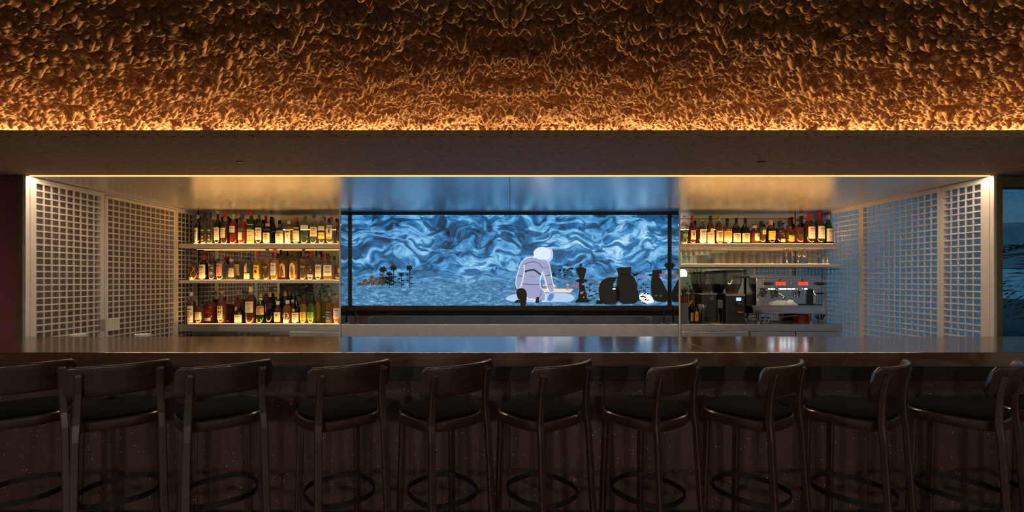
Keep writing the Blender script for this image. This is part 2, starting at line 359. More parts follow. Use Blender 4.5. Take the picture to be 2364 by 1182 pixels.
# window to the right of the niche
wn = struct(MB().box(4.08, R1, 3.84, 3.92, PZ(432, 3.85), ZC+.003).box(4.08, R1, 3.84, 3.92, 0, .12).box(4.06, 4.12, 3.86, 3.92, 0, ZC).build('window_1', M['olive_trim']), 'tall window right of the niche with dusk outside')
MB().box(4.09, R1, 3.875, 3.881, .12, PZ(432, 3.85)).build('pane', M['window_glass'], wn)

# ================================================================= OUTSIDE THE WINDOW
struct(MB().box(4.3, 40, 4.65, 40, -.12, -.02).build('street_ground', M['street']))
aw = thing('canopy_building', 'pale canopy outside the window at dusk', 'building', (PX(2330, 13.5), 13.5, 0))
pts = [(-2.2, 1.55)]+[(-2.2+4.4*i/10, 2.75+.35*math.sin(PI*(.15+.7*i/10))-.25) for i in range(11)]+[(2.2, 1.55)]
pts = [(x, z+.3) for x, z in pts]
MB().poly(pts, -.6, .6).build('roof', M['pale_building'], aw)
for x in (-2.0, 2.0): MB().tube([(x, 0, -.02), (x, 0, 1.9)], .06).build('post', M['pale_building'], aw)
def fan_leaf(mb, o, az, el, L, w, n=9):
    """pinnate palm frond: spine with narrow leaflets"""
    d = Vector((math.cos(az)*math.cos(el), math.sin(az)*math.cos(el), math.sin(el))); o = Vector(o); side = d.cross(Vector((0, 0, 1))).normalized()
    pts = [o+d*L*k/n+Vector((0, 0, -.55*L*(k/n)**2)) for k in range(n+1)]
    mb.tube([tuple(p) for p in pts], [.012*(1-.8*k/n) for k in range(n+1)], 4)
    for k in range(1, n+1):
        for s_ in (-1, 1):
            q = pts[k]; e = q+side*s_*w+d*w*.8+Vector((0, 0, -.18*w)); u = d*.02
            mb.add([tuple(q-u), tuple(q+u), tuple(e), tuple((q+e)/2+Vector((0, 0, .015)))], [(0, 1, 3), (1, 2, 3), (0, 3, 2)])
pal = thing('palm_tree', 'dark palm with long fronds outside the window', 'tree', (PX(2462, 9.0), 9.0, 0))
MB().tube([(0, 0, 0), (.03, 0, 1.0), (0, .03, 2.0)], [.13, .11, .09]).build('trunk', M['trunk_brown'], pal)
for k in range(11):
    mb = MB(); fan_leaf(mb, (0, 0, 2.0), 2*PI*k/11+PI-.2, .55-.5*(k % 3)/2, 1.45, .30, 12); mb.build('frond', M['leaf_dark'], pal)
def shrub(name, label, loc, r, h, n, m, seed, group=None):
    q = random.Random(seed); o = thing(name, label, 'shrub', loc, 0, group)
    MB().tube([(0, 0, 0), (0, 0, h*.5)], .03, 6).build('stem', M['trunk_brown'], o); mb = MB()
    for _ in range(n):
        a = q.random()*2*PI; z = h*(.2+.8*q.random()); rr = r*math.sqrt(q.random())*(1-.5*abs(z/h-.5)); p = Vector((rr*math.cos(a), rr*math.sin(a), z)); d = Vector((math.cos(a), math.sin(a), q.uniform(-.3, .8))).normalized(); s_ = d.cross(Vector((0, 0, 1))).normalized()*.03; L = d*.13
        mb.add([tuple(p), tuple(p+L*.5+s_), tuple(p+L), tuple(p+L*.5-s_)], [(0, 1, 2, 3)])
    mb.build('foliage', M[m], o); return o
shrub('bush', 'low dark bush outside right of the window frame', (7.4, 8.6, -.02), .9, 1.25, 500, 'leaf_dark', 1)
shrub('bush', 'taller dark bush outside beside the palm trunk', (9.3, 9.0, -.02), .9, 1.5, 500, 'leaf_dark', 2)

# ================================================================= BAR COUNTER
bt = thing('bar_countertop', 'long thick glossy dark wood counter top of the bar', 'counter', (0, YF, .98))
sx1, sx2 = PX(695, YF), PX(1653, YF)
for xa, xb in ((-5.6, sx1-.002), (sx1+.002, sx2-.002), (sx2+.002, 5.6)): MB().bbox(xa, xb, 0, YK-YF, 0, .09, .002).build('wood_slab', M['counter_wood'], bt)
for sx in (sx1, sx2): MB().box(sx-.0018, sx+.0018, .002, YK-YF-.002, .002, .0895).build('joint_strip', M['machine_steel'], bt)
bb = thing('bar_pedestal', 'dark speckled concrete front of the bar under the counter', 'bar base', (0, 3.0, 0))
xs = [-5.5, -3.75, -2.05, -1.02, .0, .62, 2.35, 3.9, 5.5]
for xa, xb in zip(xs[:-1], xs[1:]): MB().bbox(xa+.0015, xb-.0015, 0, .10, .02, .862, .002).build('concrete_panel', M['terrazzo'], bb)
MB().box(-5.5, 5.5, .012, .10, .862, .978).build('top_band', M['black_band'], bb)
MB().box(-5.5, 5.5, .02, .10, 0, .02).build('plinth', M['black_band'], bb)
MB().box(-5.5, 5.5, .10, .62, .885, .978).build('back_fascia', M['terrazzo'], bb)
MB().box(-4.0, 4.0, .45, .60, .10, .885).build('underbar_panel', M['counter_steel'], bb)

# ================================================================= STOOLS
def sup(a, b_, e, n, z, trap=0, cy=0):
    r = []
    for k in range(n):
        th = 2*PI*k/n; c, s = math.cos(th), math.sin(th); q = (abs(c)**e+abs(s)**e)**(-1/e); y = b_*s*q; r.append((a*c*q*(1+trap*y/b_), y+cy, z))
    return r
def make_stool():
    st = empty('bar_stool', (0, 0, 0)); w = M['stool_wood']
    MB().rings([sup(.20, .20, 3.2, 36, .752, .06), sup(.204, .204, 3.2, 36, .757, .06), sup(.204, .204, 3.2, 36, .800, .06), sup(.198, .198, 3.2, 36, .806, .06)]).build('seat_frame', w, st, True)
    MB().rings([sup(.196, .196, 3.0, 32, .803, .06), sup(.192, .192, 3, 32, .822, .06), sup(.165, .165, 2.8, 32, .836, .06), sup(.09, .09, 2.5, 32, .841, .06)]).build('seat', M['black_cloth'], st, True)
    # bent back panel
    Rb, yc, ph = .397, .172, math.radians(32.8)
    nphi = 26; cols = []; zc_, hz, tk, rr = 1.012, .080, .0105, .0100
    for i in range(nphi+1):
        u = -1+2*i/nphi; f = ph*u; ed = max(0, (abs(u)-.93)/.07); h = hz-.022*(1-math.sqrt(max(0, 1-ed*ed))); pr = []
        for v0, da in ((1, 0), (-1, PI)):              # rounded top and bottom edges of the bent panel
            for k in range(7): q = da+PI*k/6; pr.append((tk*math.cos(q), v0*(h-rr)+rr*math.sin(q)))
        for v0 in (-.5, 0, .5): pr.append((tk, v0*h))
        for j, v0 in enumerate((.5, 0, -.5)): pr.insert(7+j, (-tk, v0*h))
        cols.append([((Rb+a_)*math.sin(f), yc-(Rb+a_)*math.cos(f)-.018*z_/hz, zc_+z_) for a_, z_ in pr])
    recalc(MB().rings(cols).build('backrest', w, st, True))
    for s in (-1, 1):
        def ring(x, y, z, hx, hy, c=.005):
            q = [(hx-c, -hy), (hx, -hy+c), (hx, hy-c), (hx-c, hy), (-hx+c, hy), (-hx, hy-c), (-hx, -hy+c), (-hx+c, -hy)]
            return [(x+a, y+b_, z) for a, b_ in q]
        prof = [(.188, -.255, 0), (.184, -.238, .15), (.180, -.222, .35), (.177, -.210, .55), (.174, -.200, .72), (.170, -.190, .80), (.166, -.190, .88), (.163, -.196, .96), (.162, -.213, 1.045)]
        R = [ring(s*x, y, z, .0175, .0145) for x, y, z in prof]+[ring(s*.162, -.215, 1.056, .013, .010)]
        MB().rings(R).build('leg', w, st)
        R = [ring(s*x, y, z, .0165, .0165) for x, y, z in [(.176, .170, 0), (.166, .160, .4), (.158, .150, .756)]]
        MB().rings(R).build('leg', w, st)
    lo, hi = .352, .380
    MB().rings([sup(.176, .192, 2.6, 32, lo, 0, -.012), sup(.176, .192, 2.6, 32, hi, 0, -.012), sup(.171, .187, 2.6, 32, hi, 0, -.012), sup(.171, .187, 2.6, 32, lo, 0, -.012)], closed=True).build('footrest', M['black_iron'], st, False)
    return st
stools = [(-2.603, 2.43, 42), (-2.068, 2.43, 42), (-1.511, 2.43, 41), (-.854, 2.43, 40), (-.287, 2.43, 39), (.261, 2.43, 38), (.846, 2.43, 37), (1.418, 2.43, 36), (1.985, 2.43, 35), (2.584, 2.43, 33), (3.14, 2.45, 35)]
slab = ['dark wood bar stool cut off by the left picture edge', 'dark wood bar stool, second from the left along the bar', 'dark wood bar stool, third from the left, beside the widest gap', 'dark wood bar stool, fourth from the left, beneath the counter joint',
        'dark wood bar stool, fifth from the left, below the left half of the screen', 'dark wood bar stool in the middle of the row below the screen figure', 'dark wood bar stool, seventh from the left, below the chess pieces on screen', 'dark wood bar stool, eighth from the left, below the coffee machine',
        'dark wood bar stool, third from the right along the bar', 'dark wood bar stool, second from the right, below the blue lattice end', 'dark wood bar stool mostly cut off by the right picture edge']
st0 = None
for (mx, my, a), lb in zip(stools, slab):
    o = st0 if st0 is None else copy_tree(st0)
    if o is None: o = st0 = make_stool()
    th = math.radians(a); yb = -.15
    o.rotation_euler = (0, 0, th); o.location = (mx+yb*math.sin(th), my-yb*math.cos(th), 0)
    tag(o, lb, 'bar stool', 'bar stools in a row along the bar')

# ================================================================= SHELVES, BACK COUNTERS
def shelf(name, lb, x0, x1, zt, th, strip=None, hide=False):
    o = thing(name, lb, 'shelf', ((x0+x1)/2, YS, zt)); w = (x1-x0)/2
    MB().bbox(-w, w, 0, YB-YS-.004, -th, 0, .003).build('board', M['shelf_lacquer'], o)
    if strip:
        a, b_ = strip[0]-(x0+x1)/2, strip[1]-(x0+x1)/2
        if not hide: MB().bbox(a, b_, .003, .009, .0, .007, .0015).build('light_strip', M['led_glow'], o)
        MB().box(a, b_, .013, .031, .0002, .0012).build('light_strip', M['led_shelf_top' if hide else 'led_shelf'], o)
    MB().box(-w+.03, w-.03, .27, .278, -th-.003, -th).build('under_strip', (M['led_under'] if x0 < 0 else M['led_faint']) if hide else M['shelf_lacquer'], o)
    return o
xl0, xl1 = -3.995, -2.06
shelf('wall_shelf', 'upper white shelf of bottles left of the screen', xl0, xl1, PZ(562.5, YS), .052, (PX(445, YS), xl1-.01), True)
shelf('wall_shelf', 'middle white shelf of bottles left of the screen', xl0, xl1, PZ(647, YS), .034, (PX(436, YS), PX(779, YS)))
shelf('wall_shelf', 'upper white shelf of bottles right of the screen', 2.06, 3.995, PZ(562.5, YS), .052, (2.08, PX(1925, YS)), True)
shelf('wall_shelf', 'white shelf of glassware right of the screen', 2.06, 3.995, PZ(610, YS), .036, (2.08, PX(1915, YS)))
# left back counter: lit ledge, open rack underneath
lc = thing('back_counter', 'low steel back counter with a lit ledge under the bottle shelves', 'counter', (0, YS, 0))
zc = PZ(748, YS)
MB().bbox(xl0, xl1, 0, YB-YS-.004, zc-.09, zc, .003).build('worktop', M['counter_steel'], lc)
MB().bbox(PX(433, YS), PX(779, YS), .003, .009, zc, zc+.007, .0015).build('light_strip', M['led_glow'], lc)
MB().box(PX(433, YS), PX(779, YS), .013, .031, zc+.0002, zc+.0012).build('light_strip', M['led_shelf'], lc)
MB().box(xl0, PX(668, YS), .28, .33, .05, zc-.09).build('rear_panel', M['counter_steel'], lc)
MB().bbox(PX(668, YS), xl1, .0, .33, .05, zc-.092, .004).build('cabinet_body', M['counter_steel'], lc)
MB().bbox(PX(754, YS), PX(773, YS), -.008, .0, PZ(765, YS), PZ(760.5, YS), .002).build('pull', M['counter_steel'], lc)
MB().box(xl0, PX(668, YS), .0, .28, PZ(781, YS)-.03, PZ(781, YS)-.001).build('rack_shelf', M['counter_steel'], lc)
MB().box(xl0, PX(668, YS), .0, .33, 0.0, .05).build('plinth', M['black_band'], lc)
# right back counter with refrigerated drawers
rc = thing('back_counter', 'steel back counter carrying the coffee machine', 'counter', (0, YS, 0))
MB().bbox(2.06, 3.995, -.02, YB-YS-.004, zc-.085, zc, .003).build('worktop', M['counter_steel'], rc)
MB().box(2.06, 3.995, .02, .33, 0, zc-.085).build('cabinet_body', M['dark_steel'], rc)
for xa, xb, hx, red in ((1571, 1728, 1646, 0), (1731, 1834, 1810, 1), (1837, 1940, 1857, 0)):
    dw = MB().bbox(PX(xa, YS), PX(xb, YS), -.012, .02, .45, zc-.09, .004).build('drawer', M['counter_steel'], rc)
    MB().bbox(PX(hx-10, YS), PX(hx+9, YS), -.016, -.011, PZ(765, YS), PZ(761.5, YS), .001).build('handle', M['red_box'] if red else M['black_plastic'], dw)
# middle trough below the screen
mc = thing('back_counter', 'long steel trough counter below the screen', 'counter', (0, 5.25, 0))
zm = PZ(748.5, 5.25)
MB().bbox(PX(788, 5.25), PX(1566, 5.25), 0, .012, 0, zm, .003).build('front_panel', M['counter_steel'], mc)
MB().box(PX(789, 5.25), PX(1565, 5.25), .012, .60, .86, .88).build('tray', M['counter_steel'], mc)
for s in (-1, 1): MB().box(*sorted((s*1.93, s*1.94)), .012, .27, .0, zm-.001).build('side_panel', M['counter_steel'], mc)

# ================================================================= SCREEN
ys = YB-.03
scr = thing('video_screen', 'wide blue video screen showing a pale kneeling figure and chess pieces', 'screen', (0, ys, 0))
m, t, b = nt('screen_water')
tc = t.nodes.new('ShaderNodeTexCoord'); sx = t.nodes.new('ShaderNodeSeparateXYZ'); t.links.new(tc.outputs['Object'], sx.inputs[0])
zn = t.nodes.new('ShaderNodeMapRange'); zn.inputs[1].default_value = 1.197; zn.inputs[2].default_value = 2.352; t.links.new(sx.outputs[2], zn.inputs[0])
def math_(op, a, b_):
    q = t.nodes.new('ShaderNodeMath'); q.operation = op
    for i, k in enumerate((a, b_)):
        if isinstance(k, (int, float)): q.inputs[i].default_value = k
        else: t.links.new(k, q.inputs[i])
    return q.outputs[0]
zp = math_('POWER', math_('ADD', zn.outputs[0], .12), .55)              # squeeze towards the bottom = far water
cmb = t.nodes.new('ShaderNodeCombineXYZ'); t.links.new(math_('MULTIPLY', sx.outputs[0], 1.0), cmb.inputs[0]); t.links.new(math_('MULTIPLY', zp, 2.0), cmb.inputs[2])
w1 = noise(t, cmb.outputs[0], 1.9, 2); vadd = t.nodes.new('ShaderNodeVectorMath'); vadd.operation = 'MULTIPLY_ADD'; t.links.new(w1.outputs['Color'], vadd.inputs[0]); vadd.inputs[1].default_value = (.55, .55, .55); t.links.new(cmb.outputs[0], vadd.inputs[2])
mp = t.nodes.new('ShaderNodeMapping'); mp.inputs['Scale'].default_value = (2.3, 1, 5.2); t.links.new(vadd.outputs[0], mp.inputs[0])
w2 = noise(t, mp.outputs[0], 1.5, 4, .55, 1.3)
rip = math_('SINE', math_('MULTIPLY', w2.outputs[0], 13), 0)
rip = math_('ADD', math_('MULTIPLY', rip, .5), .5)
w3 = noise(t, cmb.outputs[0], 1.5, 4, .6); w5 = noise(t, mp.outputs[0], 4.5, 3, .6, .5)
big = math_('MULTIPLY', math_('SUBTRACT', w3.outputs[0], .5), 1.1)
fac = math_('ADD', math_('ADD', math_('MULTIPLY', rip, .46), math_('MULTIPLY', w5.outputs[0], .42)), math_('ADD', big, .05))
fac = math_('ADD', math_('MULTIPLY', math_('SUBTRACT', fac, .5), 1.15), .52)
col = ramp(t, fac, [(.06, (.002, .008, .018)), (.24, (.006, .055, .14)), (.44, (.014, .13, .33)), (.64, (.045, .26, .56)), (.82, (.20, .50, .80)), (1.0, (.55, .80, 1.0))])
mg = t.nodes.new('ShaderNodeMapping'); mg.inputs['Scale'].default_value = (9, 1, 26); t.links.new(tc.outputs['Object'], mg.inputs[0])
w4 = noise(t, mg.outputs[0], 1.4, 5, .65, .8)
gr = ramp(t, w4.outputs[0], [(.28, (.008, .05, .10)), (.5, (.05, .21, .42)), (.68, (.24, .48, .74))])
gf = ramp(t, zn.outputs[0], [(.16, (1, 1, 1)), (.40, (0, 0, 0))])
col = mixc(t, gf, col, gr)
b.inputs['Base Color'].default_value = (.01, .01, .012, 1); b.inputs['Roughness'].default_value = .4
t.links.new(col, b.inputs['Emission Color']); b.inputs['Emission Strength'].default_value = E_SCREEN
zb_, zt_ = 1.197, 2.352
MB().bbox(-2.012, 2.012, 0, .028, zb_, zt_, .001).build('display', m, scr)
MB().box(-2.034, -2.012, -.012, .028, zb_, ZC-.001).box(2.012, 2.034, -.012, .028, zb_, ZC-.001).box(-2.012, 2.012, -.012, .028, zt_, ZC-.001).build('bezel', M['black_frame'], scr)
for s in (-1, 1): MB().box(s*1.975-.006, s*1.975+.006, .01, .028, .97, zb_-.002).build('bracket', M['black_frame'], scr)
def semit(name, c, s=1.0): emit(name, c, E_SCREEN*s)
semit('scr_white', (.72, .84, 1.0)); semit('scr_lav', (.33, .36, .58)); semit('scr_lav2', (.52, .60, .88)); semit('scr_dark', (.006, .0055, .005)); semit('scr_grey', (.035, .035, .05)); semit('scr_cream', (.85, .72, .58))
semit('scr_pale', (.42, .62, .88)); semit('scr_pink', (.45, .10, .16)); semit('scr_purple', (.22, .16, .55)); semit('scr_green', (.05, .22, .05)); semit('scr_brown', (.10, .045, .02)); semit('scr_glow', (1, .97, .95), 2.0); semit('scr_blue', (.08, .24, .62)); semit('scr_tan', (.35, .26, .2))
K1 = 440/2364; yl = -.002
def z1(p): return (PX(1140+p[0]*K1, ys), PZ(550+p[1]*K1, ys))
def z2(p): return (PX(780+p[0]*.33841, ys), PZ(470+p[1]*.33841, ys))
LAY = [0]
def flat(name, mats, polys, conv=z1, parent=None):
    """flat picture shapes on the display surface, each layer a hair in front of the last"""
    LAY[0] += 1; y = -.0004*LAY[0]
    tris = lambda mb, pl: mb.add([(conv(p)[0], y, conv(p)[1]) for p in pl], [tuple(range(len(pl)))])
    if len(polys) > 12:
        mb = MB()
        for pl in polys: tris(mb, pl)
        o = mb.build(name, M[mats], parent or scr); o['kind'] = 'stuff'
    else:
        for pl in polys: o = tris(MB(), pl).build(name, M[mats], parent or scr)
    return o
def ell(cx, cy, rx, ry, n=28): return [(cx+rx*math.cos(2*PI*k/n), cy+ry*math.sin(2*PI*k/n)) for k in range(n)]
def smooth(p, it=2):
    for _ in range(it): p = [q for i in range(len(p)) for q in ((p[i][0]*.75+p[(i+1) % len(p)][0]*.25, p[i][1]*.75+p[(i+1) % len(p)][1]*.25), (p[i][0]*.25+p[(i+1) % len(p)][0]*.75, p[i][1]*.25+p[(i+1) % len(p)][1]*.75))]
    return p
def grow(p, d):
    n = len(p); A = sum(p[i][0]*p[(i+1) % n][1]-p[(i+1) % n][0]*p[i][1] for i in range(n)); s = 1 if A > 0 else -1; out = []
    for i in range(n):
        tx = p[(i+1) % n][0]-p[i-1][0]; ty = p[(i+1) % n][1]-p[i-1][1]; L = math.hypot(tx, ty) or 1; out.append((p[i][0]+s*ty/L*d, p[i][1]-s*tx/L*d))
    return out
def stroke(pts, w):
    L_, R_ = [], []
    for i, (x, y) in enumerate(pts):
        x0, y0 = pts[max(i-1, 0)]; x1, y1 = pts[min(i+1, len(pts)-1)]; l = math.hypot(x1-x0, y1-y0) or 1; nx, ny = -(y1-y0)/l*w/2, (x1-x0)/l*w/2
        L_.append((x+nx, y+ny)); R_.append((x-nx, y-ny))
    return [L_+R_[::-1]]
# haze and pale pool round the figure
flat('picture_pool', 'scr_pale', [smooth([(130, 775), (175, 712), (270, 690), (430, 700), (700, 680), (940, 680), (1015, 735), (960, 790), (720, 790), (420, 800)])])
flat('picture_board', 'scr_cream', [[(600, 622), (990, 630), (945, 672), (600, 668)]])
flat('picture_board_edge', 'scr_tan', [[(600, 668), (945, 672), (985, 634), (985, 645), (948, 682), (600, 678)], [(220, 655), (290, 650), (290, 668), (220, 668)]])
flat('picture_pawn', 'scr_tan', [[(610, 628), (618, 560), (640, 560), (648, 628)], [(740, 622), (745, 570), (768, 570), (776, 622)], [(900, 640), (910, 600), (925, 600), (938, 640)], ell(917, 582, 20, 18)])
flat('picture_pawn_light', 'scr_cream', [[(613, 575), (645, 575), (645, 588), (613, 588)], [(742, 585), (772, 585), (772, 598), (742, 598)], ell(912, 576, 9, 7)])
torso = smooth([(375, 268), (430, 240), (560, 233), (645, 268), (632, 380), (590, 460), (568, 520), (570, 610), (610, 640), (642, 705), (640, 770), (590, 792), (500, 760), (410, 745), (380, 640), (318, 615), (350, 540), (372, 420), (365, 320)], 1)
larm = smooth([(380, 260), (330, 325), (305, 425), (279, 500), (277, 610), (322, 630), (352, 545), (378, 425), (384, 300)], 1)
rarm = smooth([(620, 258), (680, 305), (704, 400), (714, 500), (742, 600), (742, 665), (700, 675), (660, 605), (630, 500), (609, 400), (600, 300)], 1)
flat('picture_figure_glow', 'scr_white', [grow(torso, 9), grow(larm, 9), grow(rarm, 8)])
flat('picture_figure_arm', 'scr_lav', [larm, rarm]); flat('picture_figure_torso', 'scr_lav', [torso])
flat('picture_figure_outline', 'scr_white', stroke([(378, 330), (376, 420), (352, 545), (322, 625)], 12)+stroke([(612, 400), (585, 460), (570, 515)], 8)+stroke([(625, 440), (660, 600), (700, 672), (742, 668)], 7)+stroke([(410, 745), (440, 760), (480, 745), (510, 760)], 10)+stroke([(590, 790), (640, 765), (640, 705)], 8))
flat('picture_figure_head', 'scr_lav2', [ell(680, 200, 56, 92), smooth([(560, 240), (690, 250), (725, 260), (690, 298), (650, 280)], 1)])
flat('picture_figure_hood', 'scr_white', [ell(600, 188, 108, 80), smooth([(500, 210), (700, 150), (700, 262), (610, 262), (520, 245), (480, 245)], 1)])
flat('picture_figure_stripe', 'scr_grey', stroke([(380, 325), (430, 302), (500, 291), (560, 312), (612, 378)], 7)+stroke([(382, 414), (440, 397), (500, 392), (540, 420), (584, 455)], 22)+stroke([(440, 481), (475, 473), (515, 490)], 3)+stroke([(365, 566), (450, 576), (565, 575)], 8)+stroke([(635, 466), (702, 458)], 9)+stroke([(672, 575), (722, 568)], 6)+stroke([(622, 372), (682, 356)], 4)+stroke([(302, 460), (356, 478)], 8)+stroke([(585, 640), (585, 690), (560, 745)], 6))
flat('picture_shadow', 'scr_blue', [smooth([(560, 805), (570, 750), (590, 770), (600, 790)], 1), smooth([(655, 750), (700, 680), (745, 680), (740, 750), (690, 790)], 1)])
flat('picture_foot', 'scr_dark', [smooth([(275, 650), (310, 618), (375, 622), (408, 665), (410, 730), (398, 842), (330, 842), (328, 770), (295, 750)], 1), [(240, 800), (290, 760), (335, 770), (335, 800)], [(513, 800), (530, 730), (558, 728), (562, 802)]])
flat('picture_king', 'scr_dark', [[(1012, 378), (1045, 362), (1110, 362), (1150, 385), (1120, 500), (1060, 500)], [(1068, 312), (1084, 312), (1084, 325), (1098, 328), (1098, 340), (1084, 342), (1090, 365), (1060, 365), (1068, 342), (1054, 340), (1054, 328), (1068, 325)], smooth([(1005, 532), (1060, 500), (1120, 500), (1172, 535), (1110, 550), (1060, 550)], 1), [(1055, 545), (1115, 545), (1135, 640), (1160, 760), (1040, 760), (1060, 640)], [(1005, 800), (1030, 755), (1165, 755), (1192, 798)]])
flat('picture_big_piece', 'scr_dark', [[(1518, 372), (1600, 360), (1705, 357), (1700, 450), (1540, 450)], smooth([(1540, 440), (1700, 440), (1762, 520), (1782, 630), (1818, 810), (1520, 815), (1515, 600), (1530, 500)], 1), smooth([(1530, 480), (1430, 485), (1350, 510), (1300, 590), (1298, 700), (1335, 822), (1560, 822), (1560, 590), (1475, 615), (1482, 555), (1528, 495)], 1), [(1268, 772), (1345, 768), (1345, 822), (1268, 815)]])
flat('picture_glow', 'scr_glow', [smooth([(1795, 700), (1870, 672), (1960, 720), (1990, 800), (1870, 810), (1815, 780)], 1), ell(1490, 628, 20, 8)])
flat('picture_rook', 'scr_dark', [[(1965, 392), (1985, 400), (2010, 392), (2050, 400), (2078, 388), (2076, 440), (2050, 480), (1965, 470), (1890, 460), (1965, 440)], smooth([(1955, 460), (2050, 470), (2110, 580), (2165, 690), (2165, 795), (1985, 785), (1950, 690), (1945, 580)], 1), [(2105, 335), (2140, 303), (2175, 315), (2215, 303), (2250, 335), (2200, 385), (2155, 385)], [(2270, 395), (2300, 385), (2305, 800), (2200, 790), (2215, 610)]])
def sprig(p0, p1, n, seed):
    q = random.Random(seed); out = stroke([p0, ((p0[0]+p1[0])/2+q.uniform(-12, 12), (p0[1]+p1[1])/2), p1], 5)
    for k in range(n):
        f = (k+.5)/n; x = p0[0]+(p1[0]-p0[0])*f; y = p0[1]+(p1[1]-p0[1])*f; s = 1 if k % 2 else -1
        out.append([(x, y), (x+s*22, y-16), (x+s*46, y-8), (x+s*20, y+5)])
    return out
flat('picture_stem', 'scr_dark', sprig((1200, 790), (1270, 650), 5, 1)+sprig((1160, 780), (1180, 560), 6, 2)+sprig((1840, 800), (1760, 440), 7, 3)+sprig((1890, 830), (1880, 560), 7, 4)+sprig((1870, 820), (1830, 640), 5, 9)+[[(1700, 425), (1750, 440), (1810, 420), (1770, 465), (1740, 465)]])
flat('picture_flower_pink', 'scr_pink', [smooth([(980, 600), (1010, 570), (1058, 552), (1050, 590), (1010, 615)], 1), smooth([(1058, 680), (1100, 655), (1122, 665), (1090, 695)], 1)]+[[(2090, 490), (2045+k*14, 445-8*(k % 2)), (2056+k*14, 440)] for k in range(8)]+[[(2255, 490), (2215+k*12, 445-8*(k % 2)), (2226+k*12, 440)] for k in range(7)])
flat('picture_flower_purple', 'scr_purple', [[(1845, 500), (1775+k*17, 462-10*(k % 2)), (1789+k*17, 450)] for k in range(9)]+[smooth([(1085, 570), (1110, 555), (1135, 565), (1110, 585)], 1)])
flat('picture_leaf', 'scr_green', [[(1095, 745), (1115, 715), (1128, 735)], [(1235, 770), (1260, 800), (1225, 765)], [(1985, 720), (2010, 702), (2025, 715)], [(2055, 710), (2085, 705), (2070, 728)], [(1895, 505), (1925, 495), (1915, 520)]])
# flowers standing in the left water and far right
def flower(cx, top, base, r, q):
    out = stroke([(cx, top), (cx+q.uniform(-4, 4), base)], 5)
    out.append([(cx+r*(1 if k % 2 else .62)*q.uniform(.85, 1.15)*math.cos(2*PI*k/14), top+r*.75*(1 if k % 2 else .6)*math.sin(2*PI*k/14)) for k in range(14)])
    for k in range(4):
        y = top+(base-top)*(.35+.15*k); s = 1 if k % 2 else -1; out.append([(cx, y), (cx+s*16, y-9), (cx+s*26, y-3), (cx+s*12, y+4)])
    return out
q = random.Random(5); A = []
for cx, tp, bs, r in ((380, 440, 565, 30), (490, 438, 575, 30), (433, 485, 570, 20), (310, 450, 560, 34), (350, 480, 575, 24), (300, 515, 560, 26), (340, 510, 560, 22), (365, 505, 560, 18)): A += flower(cx, tp, bs, r, q)
flat('picture_flower_dark', 'scr_dark', A, z2)
A = []
for cx, tp, bs, r in ((155, 543, 560, 12), (190, 525, 560, 18), (232, 502, 560, 18), (230, 525, 560, 15), (265, 518, 560, 18), (295, 520, 565, 20)): A += flower(cx, tp, bs, r, q)
flat('picture_flower_brown', 'scr_brown', A, z2)
A = []
for cx, tp, bs, r in ((745, 440, 480, 24), (820, 395, 490, 28), (870, 392, 460, 26), (910, 400, 480, 20), (965, 375, 500, 26), (880, 455, 490, 18), (935, 380, 440, 22)): A += flower(cx, tp, bs, r, q)
flat('picture_flower_dark', 'scr_dark', A)

# ================================================================= BOTTLES
PROF = {
 'wine':   [(.9, 0), (1, .015), (1, .58), (.94, .64), (.62, .71), (.38, .76), (.31, .80), (.31, 1)],
 'round':  [(.92, 0), (1, .02), (1, .58), (.97, .64), (.82, .71), (.54, .765), (.37, .79), (.34, .82), (.34, 1)],
 'slope':  [(.92, 0), (1, .02), (1, .44), (.94, .55), (.74, .67), (.52, .76), (.39, .82), (.34, 1)],
 'stubby': [(.92, 0), (1, .02), (1, .55), (.95, .63), (.72, .71), (.45, .755), (.42, 1)],
 'square': [(.95, 0), (1, .01), (1, .62), (.94, .68), (.55, .735), (.36, .77), (.34, 1)],
 'tall':   [(.9, 0), (1, .02), (1, .48), (.87, .60), (.58, .70), (.42, .78), (.37, 1)],
 'flare':  [(.97, 0), (1, .03), (.84, .32), (.56, .55), (.34, .64), (.30, 1)],
 'jug':    [(.88, 0), (1, .05), (1, .42), (.92, .54), (.55, .63), (.26, .68), (.22, 1)],
 'bulb':   [(.9, 0), (1, .02), (1, .50), (.9, .57), (.62, .62), (.66, .68), (.5, .75), (.34, .80), (.32, 1)],
}
SQ = {'square': 7.0, 'jug': 3.0}
LIQ = {'amber': (.62, .19, .025), 'darkamber': (.34, .07, .012), 'red': (.62, .012, .012), 'orange': (.85, .08, .015), 'gold': (.88, .52, .07), 'yellow': (.88, .66, .06), 'green': (.22, .48, .04),
       'ruby': (.20, .012, .018), 'tawny': (.80, .33, .05), 'water': (.90, .90, .86), 'olive': (.5, .36, .07)}
for k, c in LIQ.items(): clearmix('liq_'+k, c, .08 if k == 'water' else .42, .05, 1.33)
for k, c, bd in (('clear', (.94, .95, .94), .03), ('green', (.035, .22, .035), .30), ('greenish', (.55, .72, .55), .06), ('brown', (.07, .028, .012), .55), ('black', (.02, .016, .012), .75), ('blue', (.10, .13, .28), .35)): clearmix('gls_'+k, c, bd, .03, 1.5)
